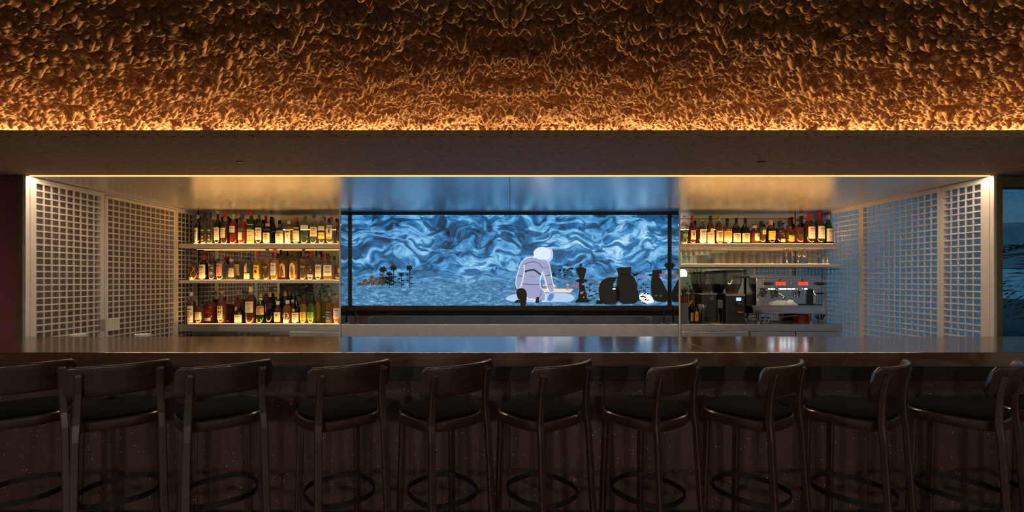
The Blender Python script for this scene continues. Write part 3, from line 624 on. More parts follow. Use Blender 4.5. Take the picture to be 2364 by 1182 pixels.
COL = {'cream': (.80, .70, .50), 'white': (.84, .80, .72), 'yellow': (.82, .55, .10), 'black': (.02, .018, .018), 'navy': (.03, .04, .10), 'blue': (.04, .10, .32), 'red': (.55, .015, .02), 'darkred': (.22, .012, .015), 'orange': (.72, .22, .04), 'green': (.03, .10, .05),
       'lime': (.25, .55, .06), 'grey': (.18, .18, .18), 'tan': (.62, .38, .18), 'pink': (.75, .35, .30), 'darkgreen': (.03, .05, .035), 'purple': (.05, .035, .07), 'gold': (.62, .42, .10), 'cork': (.50, .32, .17), 'brown': (.12, .055, .03), 'silver': (.5, .5, .5)}
for k, c in COL.items(): mat('p_'+k, c, .55, .6 if k in ('gold', 'silver') else 0, .08, 30)
SEG = 20
def rn(prof, n0, z):
    for (r0, za), (r1, zb) in zip(prof[:-1], prof[1:]):
        if za <= z <= zb:
            f = (z-za)/(zb-za); return r0+(r1-r0)*f
    return prof[-1][0]
def rad(th, r, n):
    if n <= 2: return r
    c, s = abs(math.cos(th)), abs(math.sin(th)); return r*(c**n+s**n)**(-1/n)*1.0
def nexp(prof, n0, z): return n0 if rn(prof, n0, z) > .9 else 2.0
def brings(prof, n0, R, H, k, z1=1.0, zmin=0.0):
    zs = [z for _, z in prof if zmin <= z <= z1]
    if not zs or zs[-1] < z1: zs.append(z1)
    if zmin > 0: zs = [zmin]+[z for z in zs if z > zmin]
    out = []
    for z in zs:
        r = rn(prof, n0, z)*R*k; n = nexp(prof, n0, z)
        out.append([(rad(2*PI*j/SEG, r, n)*math.cos(2*PI*j/SEG), rad(2*PI*j/SEG, r, n)*math.sin(2*PI*j/SEG), z*H) for j in range(SEG)])
    return out
def wrap(mb, prof, n0, R, H, z0, z1, a0, a1, k, steps=8):
    zz = [z0+(z1-z0)*i/3 for i in range(4)]; V = []
    for z in zz:
        r = rn(prof, n0, z)*R; n = nexp(prof, n0, z)
        for i in range(steps+1):
            th = -PI/2+a0+(a1-a0)*i/steps; q = rad(th, r, n)+k; V.append((q*math.cos(th), q*math.sin(th), z*H))
    m_ = steps+1; mb.add(V, [(j*m_+i, j*m_+i+1, (j+1)*m_+i+1, (j+1)*m_+i) for j in range(3) for i in range(steps)])
def lettering(s, prof, n0, R, H, zc, width, m, parent, k, tilt=0, off=0):
    v, f, dim = TXT[s]; sc = width/dim[0]; r = rn(prof, n0, zc)*R; V = []
    for x, y in v*sc:
        x, y = x*math.cos(tilt)-y*math.sin(tilt), x*math.sin(tilt)+y*math.cos(tilt); x += off
        if n0 > 2: V.append((x, -(r+k), zc*H+y))
        else: th = -PI/2+x/r; V.append(((r+k)*math.cos(th), (r+k)*math.sin(th), zc*H+y))
    return MB().add(V, f).build('lettering', m, parent)
USED = {}
def bottle(cx, w, top, kind, gls, liq, cap, labs, desc, row=0, fill=.78, capf=.12, ck='cyl', text=None, turn=None, extra=None, base=None, shelf_lb='', d=None, order=0, group=''):
    D0 = d or (5.628 if row == 0 else 5.782); kq = 1.12 if kind in SQ else 1.03
    for st_ in [0]+[q*s_ for q in (.008, .016, .024, .032, .04, .05, .06, .07, .08, .09, .10, .11, .12, .13, .14) for s_ in (1, -1)]:
        D = D0+st_; R = w/2/F*D*.97
        if D+R*kq > YB-.004 or D-R*kq < YS+.036: continue
        if all(math.hypot(PX(cx, D)-a_, D-b2) > R*kq+c2+.001 for a_, b2, c2 in USED.setdefault(shelf_lb, [])): break
    else: D = D0; R = w/2/F*D*.97; print('CROWDED', desc, cx)
    USED[shelf_lb].append((PX(cx, D), D, R*kq)); H = PZ(top, D)-base
    if turn is None: turn = random.uniform(-.12, .12)
    o = thing('bottle', f'{desc}, {ORD[order]} from left on {shelf_lb}', 'bottle', (PX(cx, D), D, base), turn, group)
    prof = PROF[kind]; n0 = SQ.get(kind, 2.0); ng = prof[-1][0]
    MB().rings(brings(prof, n0, R, H, 1.0, 1-capf*.25)).build('body', M['gls_'+gls], o, True)
    if liq: MB().rings(brings(prof, n0, R, H, .93, fill, .015)).build('liquid', M['liq_'+liq], o, True)
    rc = ng*R*1.14; z0 = (1-capf)*H; mc_ = M['p_'+cap] if cap in COL else M['clear_glass']
    if ck == 'cyl': MB().lathe([(rc, z0), (rc, H-.002), (rc*.9, H)], 12).build('cap', mc_, o)
    elif ck == 'ball': r_ = max(rc, capf*H*.5); MB().lathe([(rc*.7, z0)]+[(r_*math.cos(a), z0+r_+r_*math.sin(a)) for a in arc(7, -1.1, 1.45)], 12).build('cap', mc_, o, True)
    elif ck == 'tee': MB().lathe([(rc*.75, z0), (rc*.75, z0+capf*H*.5), (rc*1.3, z0+capf*H*.5), (rc*1.3, H)], 12).build('cap', mc_, o)
    elif ck == 'wax': MB().lathe([(rc*1.25, z0-.012), (rc*1.02, z0+.01), (rc*.95, z0+capf*H*.5), (rc*1.12, H-.004), (rc, H)], 12).build('cap', mc_, o, True)
    elif ck == 'swing':
        MB().lathe([(rc*.8, z0), (rc, z0+capf*H*.6), (rc*.6, H)], 10).build('cap', mc_, o)
        MB().tube([(-rc*1.1, 0, z0-.05), (-rc*1.5, 0, z0), (-rc*.5, 0, H), (rc*.5, 0, H), (rc*1.5, 0, z0), (rc*1.1, 0, z0-.05)], .0022, 5).build('wire_bail', M['chrome'], o)
    last = None
    for i, lb in enumerate(labs):
        z_0, z_1, c = lb[:3]; sp = lb[3] if len(lb) > 3 else 1.05; of = lb[4] if len(lb) > 4 else 0
        mb = MB(); wrap(mb, prof, n0, R, H, z_0, z_1, -sp+of, sp+of, .0012+.0004*i); last = mb.build('label', M['p_'+c], o, True)
        if z_1-z_0 > .16 and i == 0:
            pm = MB(); dark = c not in ('cream', 'white', 'yellow', 'tan', 'pink', 'lime', 'orange')
            for f, ww, hh in ((.80, .55, .030), (.62, .38, .014), (.40, .60, .010), (.30, .45, .010), (.14, .5, .012)):
                if text and f in (.62, .40): continue
                zc_ = z_0+(z_1-z_0)*f; wrap(pm, prof, n0, R, H, zc_-hh*(z_1-z_0), zc_+hh*(z_1-z_0), -sp*ww+of, sp*ww+of, .0022+.0004*i, 5)
            pr = pm.build('print_lines', M['p_gold'] if dark else M['p_brown'], last, True); pr['kind'] = 'stuff'
    if text:
        s, zc_, wd, c, tl = text; lettering(s, prof, n0, R, H, zc_, wd*2*R, M['p_'+c], last or o, .0042, tl)
    if extra: extra(o, prof, n0, R, H)
    return o
def patch(shape, c, zc, sx, sz, k=.0040, off=0):
    """a small printed mark laid on the label"""
    def f(o, prof, n0, R, H):
        pts = {'tri': [(-1, -1), (1, 0), (-1, 1)], 'dia': [(-1, -.75), (.95, 0), (-1, .75), (-1.25, 0)], 'disc': [(math.cos(a), math.sin(a)) for a in arc(17, 0, 2*PI)[:-1]], 'bar': [(-1, -1), (1, -1), (1, 1), (-1, 1)],
               'arch': [(-1, -1), (1, -1), (1, .4)]+[(math.cos(a), .4+.6*math.sin(a)) for a in arc(7, .2, PI-.2)]+[(-1, .4)], 'oval': [(math.cos(a)*.98, math.copysign(abs(math.sin(a))**.6, math.sin(a))) for a in arc(21, 0, 2*PI)[:-1]]}[shape]
        V = []; r = rn(prof, n0, zc)*R
        for x, z in pts:
            x = x*sx*R+off*R
            if n0 > 2: V.append((x, -(r+k), zc*H+z*sz*H))
            else: th = -PI/2+x/r; V.append(((r+k)*math.cos(th), (r+k)*math.sin(th), zc*H+z*sz*H))
        MB().add(V, [tuple(range(len(V)))]).build('label_mark', M['p_'+c], o)
    return f
def many(*fs):
    def f(*a):
        for q in fs: q(*a)
    return f
def ring_mark(c, zc, r0, r1, k=.0046):
    def f(o, prof, n0, R, H):
        r = rn(prof, n0, zc)*R; V = []; n = 18
        for q in (r0, r1):
            for a in range(n): th = -PI/2+q*R*math.cos(2*PI*a/n)/r; V.append(((r+k)*math.cos(th), (r+k)*math.sin(th), zc*H+q*R*math.sin(2*PI*a/n)))
        MB().add(V, [(a, (a+1) % n, n+(a+1) % n, n+a) for a in range(n)]).build('label_mark', M['p_'+c], o)
    return f
def netting(o, prof, n0, R, H):
    mb = MB()
    for s in (-1, 1):
        for k in range(6):
            pts = []
            for i in range(9):
                z = .02+.66*i/8; th = 2*PI*k/6+s*1.5*i/8; r = rn(prof, n0, z)*R+.003; pts.append((r*math.cos(th), r*math.sin(th), z*H))
            mb.tube(pts, .0016, 4)
    mb.build('wire_net', M['p_gold'], o)['kind'] = 'stuff'
def ribs(o, prof, n0, R, H):
    mb = MB()
    for k in range(18):
        th = 2*PI*k/18; mb.tube([((R+.0005)*math.cos(th), (R+.0005)*math.sin(th), z*H) for z in (.03, .2, .4)], .0022, 4)
    mb.build('ribs', M['gls_greenish'], o)['kind'] = 'stuff'
def horseshoe(o, prof, n0, R, H):
    MB().tube([(.55*R*math.sin(a), -R*1.03, .10*H-.42*R*math.cos(a)) for a in arc(11, -2.5, 2.5)], .004, 6).build('emblem', M['p_gold'], o)
def foil(c, z0, z1):
    def f(o, prof, n0, R, H):
        mb = MB(); wrap(mb, prof, n0, R, H, z0, z1, -PI, PI, .0012, 14); mb.build('foil', M['p_'+c], o, True)
    return f

B = lambda *a, **k: (a, k)
cr = lambda a, b_, sp=1.05, c='cream', of=0: (a, b_, c, sp, of)
shelf_top_left = [
 B(457.5, 15, 497, 'wine', 'black', None, 'cream', [cr(0.02, .56, .75, 'white', -.3)], 'slim dark bottle with tall white label'),
 B(472, 13.5, 491, 'square', 'clear', 'water', 'black', [cr(.05, .55, .6, 'black')], 'clear square bottle with black label and cap', capf=.17, extra=many(patch('disc', 'gold', .22, .22, .03), patch('bar', 'white', .42, .5, .012), patch('bar', 'gold', .12, .3, .02))),
 B(486.5, 13.5, 491, 'square', 'clear', 'water', 'black', [cr(.05, .55, .6, 'black')], 'clear square bottle with black label and cap', capf=.17, extra=many(patch('disc', 'silver', .26, .2, .03), patch('bar', 'white', .42, .5, .012), patch('bar', 'gold', .14, .3, .02))),
 B(503, 15.5, 488, 'wine', 'black', None, 'white', [cr(.12, .50, .95)], 'dark green bottle with cream label and white cap', capf=.08),
 B(513, 15, 500, 'round', 'clear', 'water', 'black', [], 'black-capped clear bottle in the back row', row=1, capf=.16),
 B(519.5, 18, 493, 'round', 'clear', 'ruby', 'red', [cr(.20, .52, .8, 'cream', -.25)], 'dark red bottle with red ball stopper', capf=.13, ck='ball', fill=.74),
 B(527.5, 15, 500, 'round', 'clear', 'water', 'black', [], 'black-capped clear bottle in the back row', row=1, capf=.16),
 B(540, 19, 495, 'round', 'clear', 'red', 'cream', [cr(.38, .60, .85, 'white', -.15)], 'bright red aperitif bottle with white label', capf=.15, text=('CAMPARI', .51, .82, 'navy', 0), extra=patch('bar', 'silver', .42, .55, .035), fill=.8),
 B(555, 15, 502, 'round', 'clear', 'water', 'darkred', [], 'dark red capped bottle in the back row', row=1, capf=.14),
 B(560, 19, 496, 'round', 'clear', 'orange', 'navy', [cr(.14, .42, .62, 'cream', -.25), cr(.40, .55, .85, 'navy', -.1)], 'orange red aperitif bottle with blue banner label', capf=.13, text=('APEROL', .475, .72, 'orange', .16), fill=.78),
 B(580.5, 19.5, 488, 'slope', 'green', None, 'red', [cr(.02, .60, 1.25, 'cream'), cr(.02, .18, 1.25, 'tan')], 'green bottle with red cap and tall parchment label', capf=.14),
 B(594, 15, 505, 'round', 'brown', None, 'black', [], 'black-capped brown bottle in the back row', row=1, capf=.13),
 B(599, 18, 497, 'wine', 'brown', None, 'darkgreen', [cr(.14, .56, .95, 'white')], 'brown vermouth bottle with blue triangle on label', capf=.17, extra=many(patch('tri', 'blue', .34, .55, .055), patch('bar', 'darkred', .50, .6, .016))),
 B(614, 16, 498, 'round', 'green', None, 'red', [], 'green bottle with red cap in the back row', row=1, capf=.15),
 B(618, 19.5, 516, 'stubby', 'brown', None, 'tan', [cr(.07, .54, .95, 'cream')], 'squat dark brown bottle with cream label', capf=.14, extra=ring_mark('gold', .3, .40, .50)),
 B(631.5, 15, 505, 'wine', 'black', None, 'darkgreen', [], 'tall dark bottle in the back row', row=1, capf=.16),
 B(647, 20.5, 517, 'stubby', 'clear', 'water', 'navy', [cr(.04, .66, 1.1, 'cream')], 'squat clear bottle with navy cap and cream label', capf=.13, fill=.7),
 B(667, 18, 510, 'round', 'clear', 'gold', 'white', [cr(.04, .62, .8, 'white', -.25)], 'clear bottle with white cap and tall white label', capf=.13, extra=many(patch('bar', 'black', .52, .35, .03), patch('disc', 'tan', .36, .25, .05))),
 B(685, 17.5, 502, 'slope', 'green', None, 'red', [cr(.10, .62, 1.05, 'cream')], 'green whiskey bottle with red cap', capf=.15, extra=many(patch('disc', 'red', .17, .25, .022, .004, -.35), patch('bar', 'darkred', .54, .45, .012), patch('disc', 'gold', .17, .2, .018, .004, .3))),
 B(704.5, 21, 498, 'round', 'greenish', 'water', 'clear', [cr(.52, .66, 1.1, 'white')], 'ribbed pale green bottle with glass stopper', capf=.10, ck='ball', extra=ribs),
 B(725, 19, 492, 'round', 'clear', 'water', 'blue', [cr(.24, .54, .95, 'cream')], 'clear gin bottle with tall blue cap', capf=.15, fill=.7),
 B(744, 18, 493, 'round', 'clear', 'water', 'grey', [cr(.44, .58, .95, 'cream'), cr(.17, .38, .98, 'yellow')], 'clear gin bottle with grey cap and yellow label', capf=.13, text=('DRY GIN', .29, .72, 'brown', 0), fill=.74),
 B(750, 14, 501, 'round', 'clear', 'water', 'blue', [], 'blue-capped clear bottle in the back row', row=1, capf=.15),
 B(765, 19.5, 501, 'square', 'clear', 'water', 'red', [cr(.22, .68, .62, 'white', -.12), cr(.18, .26, .62, 'orange', -.12)], 'clear square gin bottle with red cap', capf=.13, extra=patch('oval', 'darkred', .47, .22, .07, .005, -.15)),
 B(782, 12, 506, 'wine', 'blue', 'water', 'navy', [], 'slim bluish bottle at the shelf end', capf=.12),
]
shelf_mid_left = [
 B(449, 22.5, 593, 'round', 'clear', 'darkamber', 'black', [(.03, .14, 'cream', .6, -.2)], 'dark rum bottle wrapped in gold wire net', capf=.14, extra=netting, fill=.74),
 B(471, 20.5, 589, 'stubby', 'black', None, 'red', [cr(.08, .62, .95, 'cream', -.1)], 'black bottle with red cap and cream label', capf=.19),
 B(491.5, 18.5, 578, 'round', 'clear', 'darkamber', 'brown', [cr(.12, .58, .9, 'navy', -.1)], 'amber rum bottle with blue and orange picture label', capf=.03, extra=many(patch('disc', 'orange', .50, .35, .05, .005, -.35), patch('disc', 'orange', .41, .28, .035, .005, .3), patch('bar', 'yellow', .24, .35, .018, .005, .1), patch('bar', 'purple', .16, .7, .03)), fill=.66),
 B(510, 19, 578, 'round', 'clear', 'water', 'brown', [cr(.14, .56, .9, 'pink', -.1)], 'clear bottle with dark streaked pink label', capf=.03, extra=many(patch('bar', 'black', .52, .7, .02), patch('bar', 'brown', .46, .6, .014), patch('bar', 'darkred', .38, .6, .012)), fill=.6),
 B(519, 14, 593, 'round', 'clear', 'water', 'darkred', [], 'dark red capped bottle in the back row', row=1, capf=.13),
 B(534, 25, 582, 'flare', 'clear', 'water', 'brown', [cr(.12, .42, .5, 'cream', .45)], 'clear flask widening towards its base', capf=.03, extra=foil('tan', .66, .76), fill=.55),
 B(551, 17.5, 582, 'square', 'clear', 'water', 'brown', [cr(.18, .56, .6, 'tan')], 'clear square bottle with tan label', capf=.03, fill=.6),
 B(573, 18, 594, 'stubby', 'clear', 'water', 'black', [cr(.06, .30, .85, 'cream', -.1), cr(.34, .72, .42, 'white', -.3)], 'clear bottle with white neck strip and black cap', capf=.13, fill=.6),
 B(596, 19.5, 580, 'round', 'clear', 'gold', 'red', [cr(.08, .52, .85, 'yellow', -.1)], 'golden tequila bottle with yellow label and red cap', capf=.19, extra=many(patch('disc', 'black', .30, .3, .05, .005), patch('bar', 'brown', .44, .35, .02)), fill=.7),
 B(617, 19, 575, 'round', 'clear', 'gold', 'grey', [], 'golden tequila bottle with dark oval label', capf=.22, extra=patch('oval', 'black', .30, .72, .24, .002), text=('G4', .42, .5, 'white', 0), fill=.68),
 B(630, 14, 585, 'round', 'clear', 'water', 'red', [], 'red-capped bottle in the back row', row=1, capf=.15),
 B(635, 19, 576, 'round', 'clear', 'gold', 'orange', [cr(.16, .56, .75, 'white', -.2)], 'golden bottle with orange stopper and white label', capf=.16, ck='tee', extra=patch('bar', 'red', .32, .4, .012, .004, -.2), fill=.66),
 B(649, 13, 577, 'round', 'clear', 'water', 'black', [], 'black-capped bottle in the back row', row=1, capf=.18),
 B(656, 21.5, 580, 'stubby', 'clear', 'tawny', 'clear', [], 'wide golden tequila bottle with arched cream label', capf=.13, ck='ball', extra=many(patch('arch', 'cream', .34, .62, .24, .002), ring_mark('gold', .20, .30, .36)), fill=.66),
 B(669, 14, 580, 'round', 'clear', 'water', 'orange', [], 'orange-stoppered bottle in the back row', row=1, capf=.14, ck='tee'),
 B(678.5, 21.5, 580, 'stubby', 'clear', 'gold', 'clear', [], 'wide golden tequila bottle with arched cream label', capf=.13, ck='ball', extra=many(patch('arch', 'cream', .34, .62, .24, .002), ring_mark('gold', .20, .30, .36)), fill=.66),
 B(688, 14, 583, 'round', 'clear', 'water', 'clear', [], 'ball-stoppered clear bottle in the back row', row=1, capf=.14, ck='ball'),
 B(701, 18.5, 575, 'round', 'clear', 'gold', 'grey', [], 'golden tequila bottle with dark purple oval label', capf=.22, extra=patch('oval', 'purple', .31, .74, .25, .002), text=('G4', .43, .5, 'white', 0), fill=.68),
 B(709, 14, 584, 'round', 'clear', 'water', 'cork', [], 'ball-stoppered clear bottle in the back row', row=1, capf=.12, ck='ball'),
 B(718, 17, 580, 'round', 'clear', 'water', 'red', [cr(.22, .54, .85, 'black'), cr(.10, .2, .85, 'silver')], 'clear bottle with red cap and black label', capf=.22, extra=many(patch('disc', 'silver', .36, .2, .025, .005, .4), patch('bar', 'gold', .28, .5, .02, .005)), fill=.6),
 B(730, 13, 578, 'round', 'clear', 'water', 'navy', [], 'navy-capped bottle in the back row', row=1, capf=.2),
 B(736.5, 18, 587, 'round', 'clear', 'water', 'grey', [cr(.14, .60, .9, 'cream')], 'clear bottle with grey cap and cream label', capf=.16, extra=patch('arch', 'grey', .48, .45, .05, .005), fill=.62),
 B(747, 13, 585, 'round', 'clear', 'water', 'red', [], 'red-capped bottle in the back row', row=1, capf=.2),
 B(759.5, 22.5, 591, 'square', 'clear', 'gold', 'brown', [cr(.18, .62, .7, 'white')], 'broad square tequila bottle with cream label', capf=.10, ck='tee', extra=many(patch('bar', 'black', .34, .62, .010, .005), foil('purple', .72, .78)), fill=.6),
 B(781.5, 13, 597, 'square', 'clear', 'water', 'grey', [], 'clear square bottle at the shelf end', capf=.12, fill=.55),
]
shelf_low_left = [
 B(442.5, 18.5, 674, 'round', 'clear', 'darkamber', 'cream', [cr(.03, .56, .9, 'cream', -.1)], 'amber whiskey bottle with tall cream label', capf=.13, extra=patch('bar', 'brown', .30, .45, .03, .005), fill=.72),
 B(461.5, 19.5, 690, 'stubby', 'clear', 'darkamber', 'black', [cr(.16, .46, .95, 'cream')], 'squat amber bottle with black cap', capf=.22, fill=.72),
 B(486, 30, 673, 'jug', 'clear', 'red', 'clear', [cr(.06, .15, .6, 'cream')], 'broad squat deep red bottle with small label', capf=.13, ck='ball', fill=.6, extra=many(patch('bar', 'gold', .34, .5, .005, .004), patch('disc', 'darkred', .40, .3, .03, .004))),
 B(512.5, 19, 672, 'round', 'clear', 'amber', 'cork', [cr(.12, .54, .72, 'cream', -.15)], 'amber whiskey bottle with cork stopper', capf=.11, ck='tee', extra=many(patch('bar', 'brown', .50, .4, .02, .005, -.1), patch('bar', 'brown', .36, .4, .035, .005, -.1)), fill=.7),
 B(531.5, 21, 687, 'square', 'clear', 'ruby', 'brown', [], 'square dark red decanter with brown stopper', row=1, capf=.2, fill=.74),
 B(551.5, 17, 672, 'round', 'clear', 'amber', 'pink', [cr(.3, .5, .9, 'tan')], 'tall reddish bottle in the back row', row=1, capf=.12, ck='ball', fill=.7),
 B(553, 21.5, 704, 'stubby', 'black', None, 'black', [cr(.06, .48, 1.05, 'cream')], 'short black bottle with glowing cream label', capf=.16),
 B(579.5, 25, 662, 'round', 'clear', 'darkamber', 'cream', [cr(.30, .60, .8, 'cream')], 'large dark bottle with cream cap and label', capf=.15, fill=.76),
 B(602, 20, 679, 'slope', 'green', 'darkamber', 'gold', [cr(.30, .60, 1.1, 'tan')], 'green bottle with gold foil and horseshoe emblem', capf=.10, extra=many(horseshoe, foil('cream', .80, .88)), fill=.6),
 B(613.5, 15, 660, 'wine', 'clear', 'darkamber', 'cream', [], 'tall cream-capped bottle in the back row', row=1, capf=.14),
 B(623, 19, 675, 'wine', 'black', None, 'cork', [], 'black bottle with red diamond label', capf=.15, extra=patch('dia', 'orange', .50, .80, .17, .0025), text=('CYNAR', .50, .62, 'red', 0)),
 B(636.5, 16, 675, 'slope', 'green', None, 'gold', [], 'green bottle with gold foil in the back row', row=1, capf=.15),
 B(642, 17.5, 695, 'stubby', 'clear', 'darkamber', 'white', [cr(.08, .50, .95, 'cream')], 'small amber bottle with white cap and emblem label', capf=.16, extra=patch('tri', 'brown', .36, .2, .05, .005), fill=.68),
 B(659, 16, 672, 'wine', 'black', None, 'tan', [], 'tall dark bottle with tan cap, back row', row=1, capf=.16),
 B(664, 22, 693, 'round', 'clear', 'tawny', 'white', [cr(.03, .18, .6, 'cream')], 'orange liqueur bottle with round dark label', capf=.16, extra=many(patch('disc', 'brown', .34, .62, .14, .0025), ring_mark('cream', .34, .58, .68)), text=('43', .34, .62, 'white', 0), fill=.8),
 B(676, 14, 692, 'stubby', 'clear', 'darkamber', 'cream', [], 'cream-capped amber bottle in the back row', row=1, capf=.12),
 B(683, 17.5, 680, 'slope', 'black', None, 'clear', [cr(.05, .38, 1.05, 'cream')], 'dark liqueur bottle with crest and cream label', capf=.10, extra=patch('oval', 'tan', .46, .35, .06, .004, -.25)),
 B(694, 14, 690, 'round', 'clear', 'yellow', 'darkred', [], 'dark red capped yellow bottle, back row', row=1, capf=.10),
 B(701, 17, 681, 'tall', 'clear', 'yellow', 'clear', [cr(.13, .40, .95, 'yellow')], 'yellow liqueur bottle with yellow label', capf=.10, extra=patch('bar', 'brown', .24, .8, .005, .004), fill=.68),
 B(710, 13, 677, 'tall', 'clear', 'ruby', 'clear', [], 'dark slim bottle in the back row', row=1, capf=.1),
 B(719, 18, 681, 'tall', 'clear', 'green', 'clear', [cr(.13, .40, .95, 'lime')], 'green liqueur bottle with bright green label', capf=.10, extra=many(patch('bar', 'brown', .24, .8, .005, .004), patch('bar', 'yellow', .185, .8, .045, .003)), fill=.7),
 B(734, 14, 679, 'tall', 'clear', 'yellow', 'clear', [], 'yellow bottle standing in the back row', row=1, capf=.1, fill=.72),
 B(749, 14, 679, 'tall', 'clear', 'green', 'clear', [], 'green bottle standing in the back row', row=1, capf=.1, fill=.72),
 B(761, 18.5, 677, 'round', 'clear', 'tawny', 'silver', [cr(.04, .46, .75, 'navy', -.15)], 'orange bottle with wire swing top and navy label', capf=.10, ck='swing', extra=patch('bar', 'red', .37, .6, .02, .004, -.15), fill=.68),
 B(778.5, 17.5, 681, 'round', 'clear', 'gold', 'cork', [cr(.18, .54, .95, 'white')], 'golden bottle with cork and white label, shelf end', capf=.12, fill=.7),
]
shelf_top_right = [
 B(1580, 17, 498, 'round', 'clear', 'water', 'cream', [cr(.18, .50, .72, 'green')], 'clear bottle with dark green label', capf=.05, text=('00', .31, .55, 'white', 0), extra=foil('cream', .66, .78), fill=.55),
 B(1598, 17.5, 498, 'slope', 'clear', 'darkamber', 'red', [cr(.16, .48, .75, 'cream', .15)], 'amber cognac bottle with red cap', capf=.19, extra=patch('oval', 'brown', .34, .16, .05, .005, .1), fill=.76),
 B(1619.5, 21, 509, 'round', 'clear', 'darkamber', 'tan', [cr(.06, .62, .85, 'white', .15)], 'amber bottle with cork and large white label', capf=.05, ck='tee', fill=.74),
 B(1640, 18.5, 498, 'slope', 'clear', 'amber', 'black', [cr(.02, .42, 1.05, 'cream')], 'amber cognac bottle with black cap and arched label', capf=.19, extra=many(patch('arch', 'cream', .47, .42, .07, .003, .2), patch('bar', 'grey', .40, .7, .012, .005)), fill=.78),
 B(1659.5, 18.5, 498, 'slope', 'clear', 'amber', 'gold', [cr(.10, .46, 1.0, 'cream')], 'amber cognac bottle with gold cap', capf=.10, extra=many(foil('white', .83, .88), patch('disc', 'gold', .3, .3, .05, .005)), fill=.76),
 B(1679, 20.5, 504, 'round', 'clear', 'amber', 'black', [cr(.08, .50, 1.05, 'cream'), cr(.28, .50, 1.05, 'yellow')], 'round amber bottle with yellow floral label', capf=.13, fill=.66),
 B(1700, 19.5, 503, 'wine', 'black', None, 'black', [cr(.07, .41, 1.05, 'cream')], 'black long-necked bottle with cream label', capf=.08, extra=patch('disc', 'gold', .24, .2, .03, .005)),
 B(1720.5, 19.5, 503, 'wine', 'black', None, 'black', [cr(.07, .41, 1.05, 'cream')], 'black long-necked bottle with cream label', capf=.08, extra=patch('disc', 'gold', .24, .2, .03, .005)),
 B(1741, 22, 521, 'stubby', 'clear', 'amber', 'white', [cr(.18, .56, .7, 'white', .3)], 'squat amber bottle with white cap', capf=.13, fill=.7, extra=patch('bar', 'black', .46, .15, .05, .005, .5)),
 B(1757.5, 20.5, 510, 'round', 'clear', 'olive', 'black', [cr(.42, .62, .5, 'cream', .35)], 'olive gold whisky bottle with small high label', capf=.22, fill=.74),
 B(1779.5, 19.5, 508, 'stubby', 'brown', 'darkamber', 'tan', [cr(.18, .54, 1.0, 'yellow', .1)], 'brown whisky bottle with tan cap and ochre label', capf=.22, extra=patch('bar', 'black', .28, .1, .08, .005, .75)),
 B(1800, 23, 510, 'round', 'clear', 'ruby', 'black', [cr(.09, .22, .6, 'cream', .35)], 'deep red whisky bottle with silver chevron', capf=.26, extra=many(patch('bar', 'silver', .44, .25, .012, .004, .05), patch('tri', 'silver', .36, .10, .05, .004, .35)), fill=.7),
 B(1822, 21, 507, 'bulb', 'clear', 'tawny', 'black', [cr(.12, .36, .85, 'yellow', .15), cr(.36, .52, .85, 'black', .15)], 'golden whisky bottle with black collar label', capf=.15, extra=ring_mark('black', .38, .26, .36), fill=.72),
 B(1844, 22, 507, 'stubby', 'clear', 'amber', 'black', [cr(.40, .52, .6, 'black', .2)], 'textured amber bottle with flat black stopper', capf=.06, ck='tee', fill=.68),
 B(1868.5, 23, 492, 'round', 'clear', 'darkamber', 'red', [cr(.18, .56, .85, 'white', .12)], 'bourbon bottle dipped in red wax', capf=.22, ck='wax', fill=.76),
 B(1891, 22.5, 490, 'round', 'clear', 'darkamber', 'red', [cr(.18, .56, .85, 'white', .12)], 'bourbon bottle dipped in red wax, taller', capf=.22, ck='wax', fill=.76),
 B(1912, 19, 497, 'slope', 'green', None, 'cream', [cr(.10, .54, 1.0, 'white')], 'green whisky bottle with cream cap', capf=.15),
]
for lst, base, lb, g in ((shelf_top_left, PZ(562.5, YS), 'upper left shelf', 'bottles on the upper left shelf'), (shelf_mid_left, PZ(647, YS), 'middle left shelf', 'bottles on the middle left shelf'),
                         (shelf_low_left, zc, 'lowest left ledge', 'bottles on the lowest left ledge'), (shelf_top_right, PZ(562.5, YS), 'upper right shelf', 'bottles on the upper right shelf')):
    for i, (a, k) in enumerate(lst): bottle(*a, **k, base=base, shelf_lb=lb, order=i, group=g)

# ================================================================= GLASSES
def glass(kind, x, y, z, h, r, label, group):
    o = thing('drinking_glass' if kind not in ('tankard',) else 'glass', label, 'glass', (x, y, z), 0, group); m = M['drink_glass']; t_ = .0022
    if kind in ('tumbler', 'highball', 'shot'):
        bt_ = .012 if kind != 'highball' else .018; k = .9 if kind == 'tumbler' else .95
        MB().lathe([(r*k, bt_), (r*.97, h*.5), (r, h), (r-t_, h), (r*.97-t_, h*.5), (r*k-t_, bt_)], 16, cap0=False, cap1=False).build('body', m, o, True)
        MB().lathe([(r*k*.92, 0), (r*k, .003), (r*k, bt_), (r*k*.6, bt_+.001)], 16).build('foot', m, o, True)
    else:
        bowl = {'martini': [(.006, .5), (r*.5, .74), (r, 1)], 'coupe': [(.006, .55), (r*.7, .66), (r, .82), (r*.98, 1)], 'wine': [(.006, .42), (r*.75, .5), (r, .68), (r*.8, 1)]}[kind]
        out = [(a, b_*h) for a, b_ in bowl]; inn = [(max(.002, a-t_), b_*h+.001) for a, b_ in bowl][::-1]
        MB().lathe(out+inn, 16).build('bowl', m, o, True)
        MB().lathe([(.004, .006), (.003, .2*h), (.004, bowl[0][1]*h)], 8).build('stem', m, o, True)
        MB().lathe([(r*.62, 0), (r*.6, .003), (.006, .008)], 16).build('foot', m, o, True)
    return o
zg = PZ(610, YS); GS = []
for k, c in enumerate((1577, 1589.5, 1602, 1614.5, 1627, 1639.5)): GS.append(('martini', c, 573.5, 6.1))
for c in (1655, 1669): GS.append(('tumbler', c, 584, 6.6))
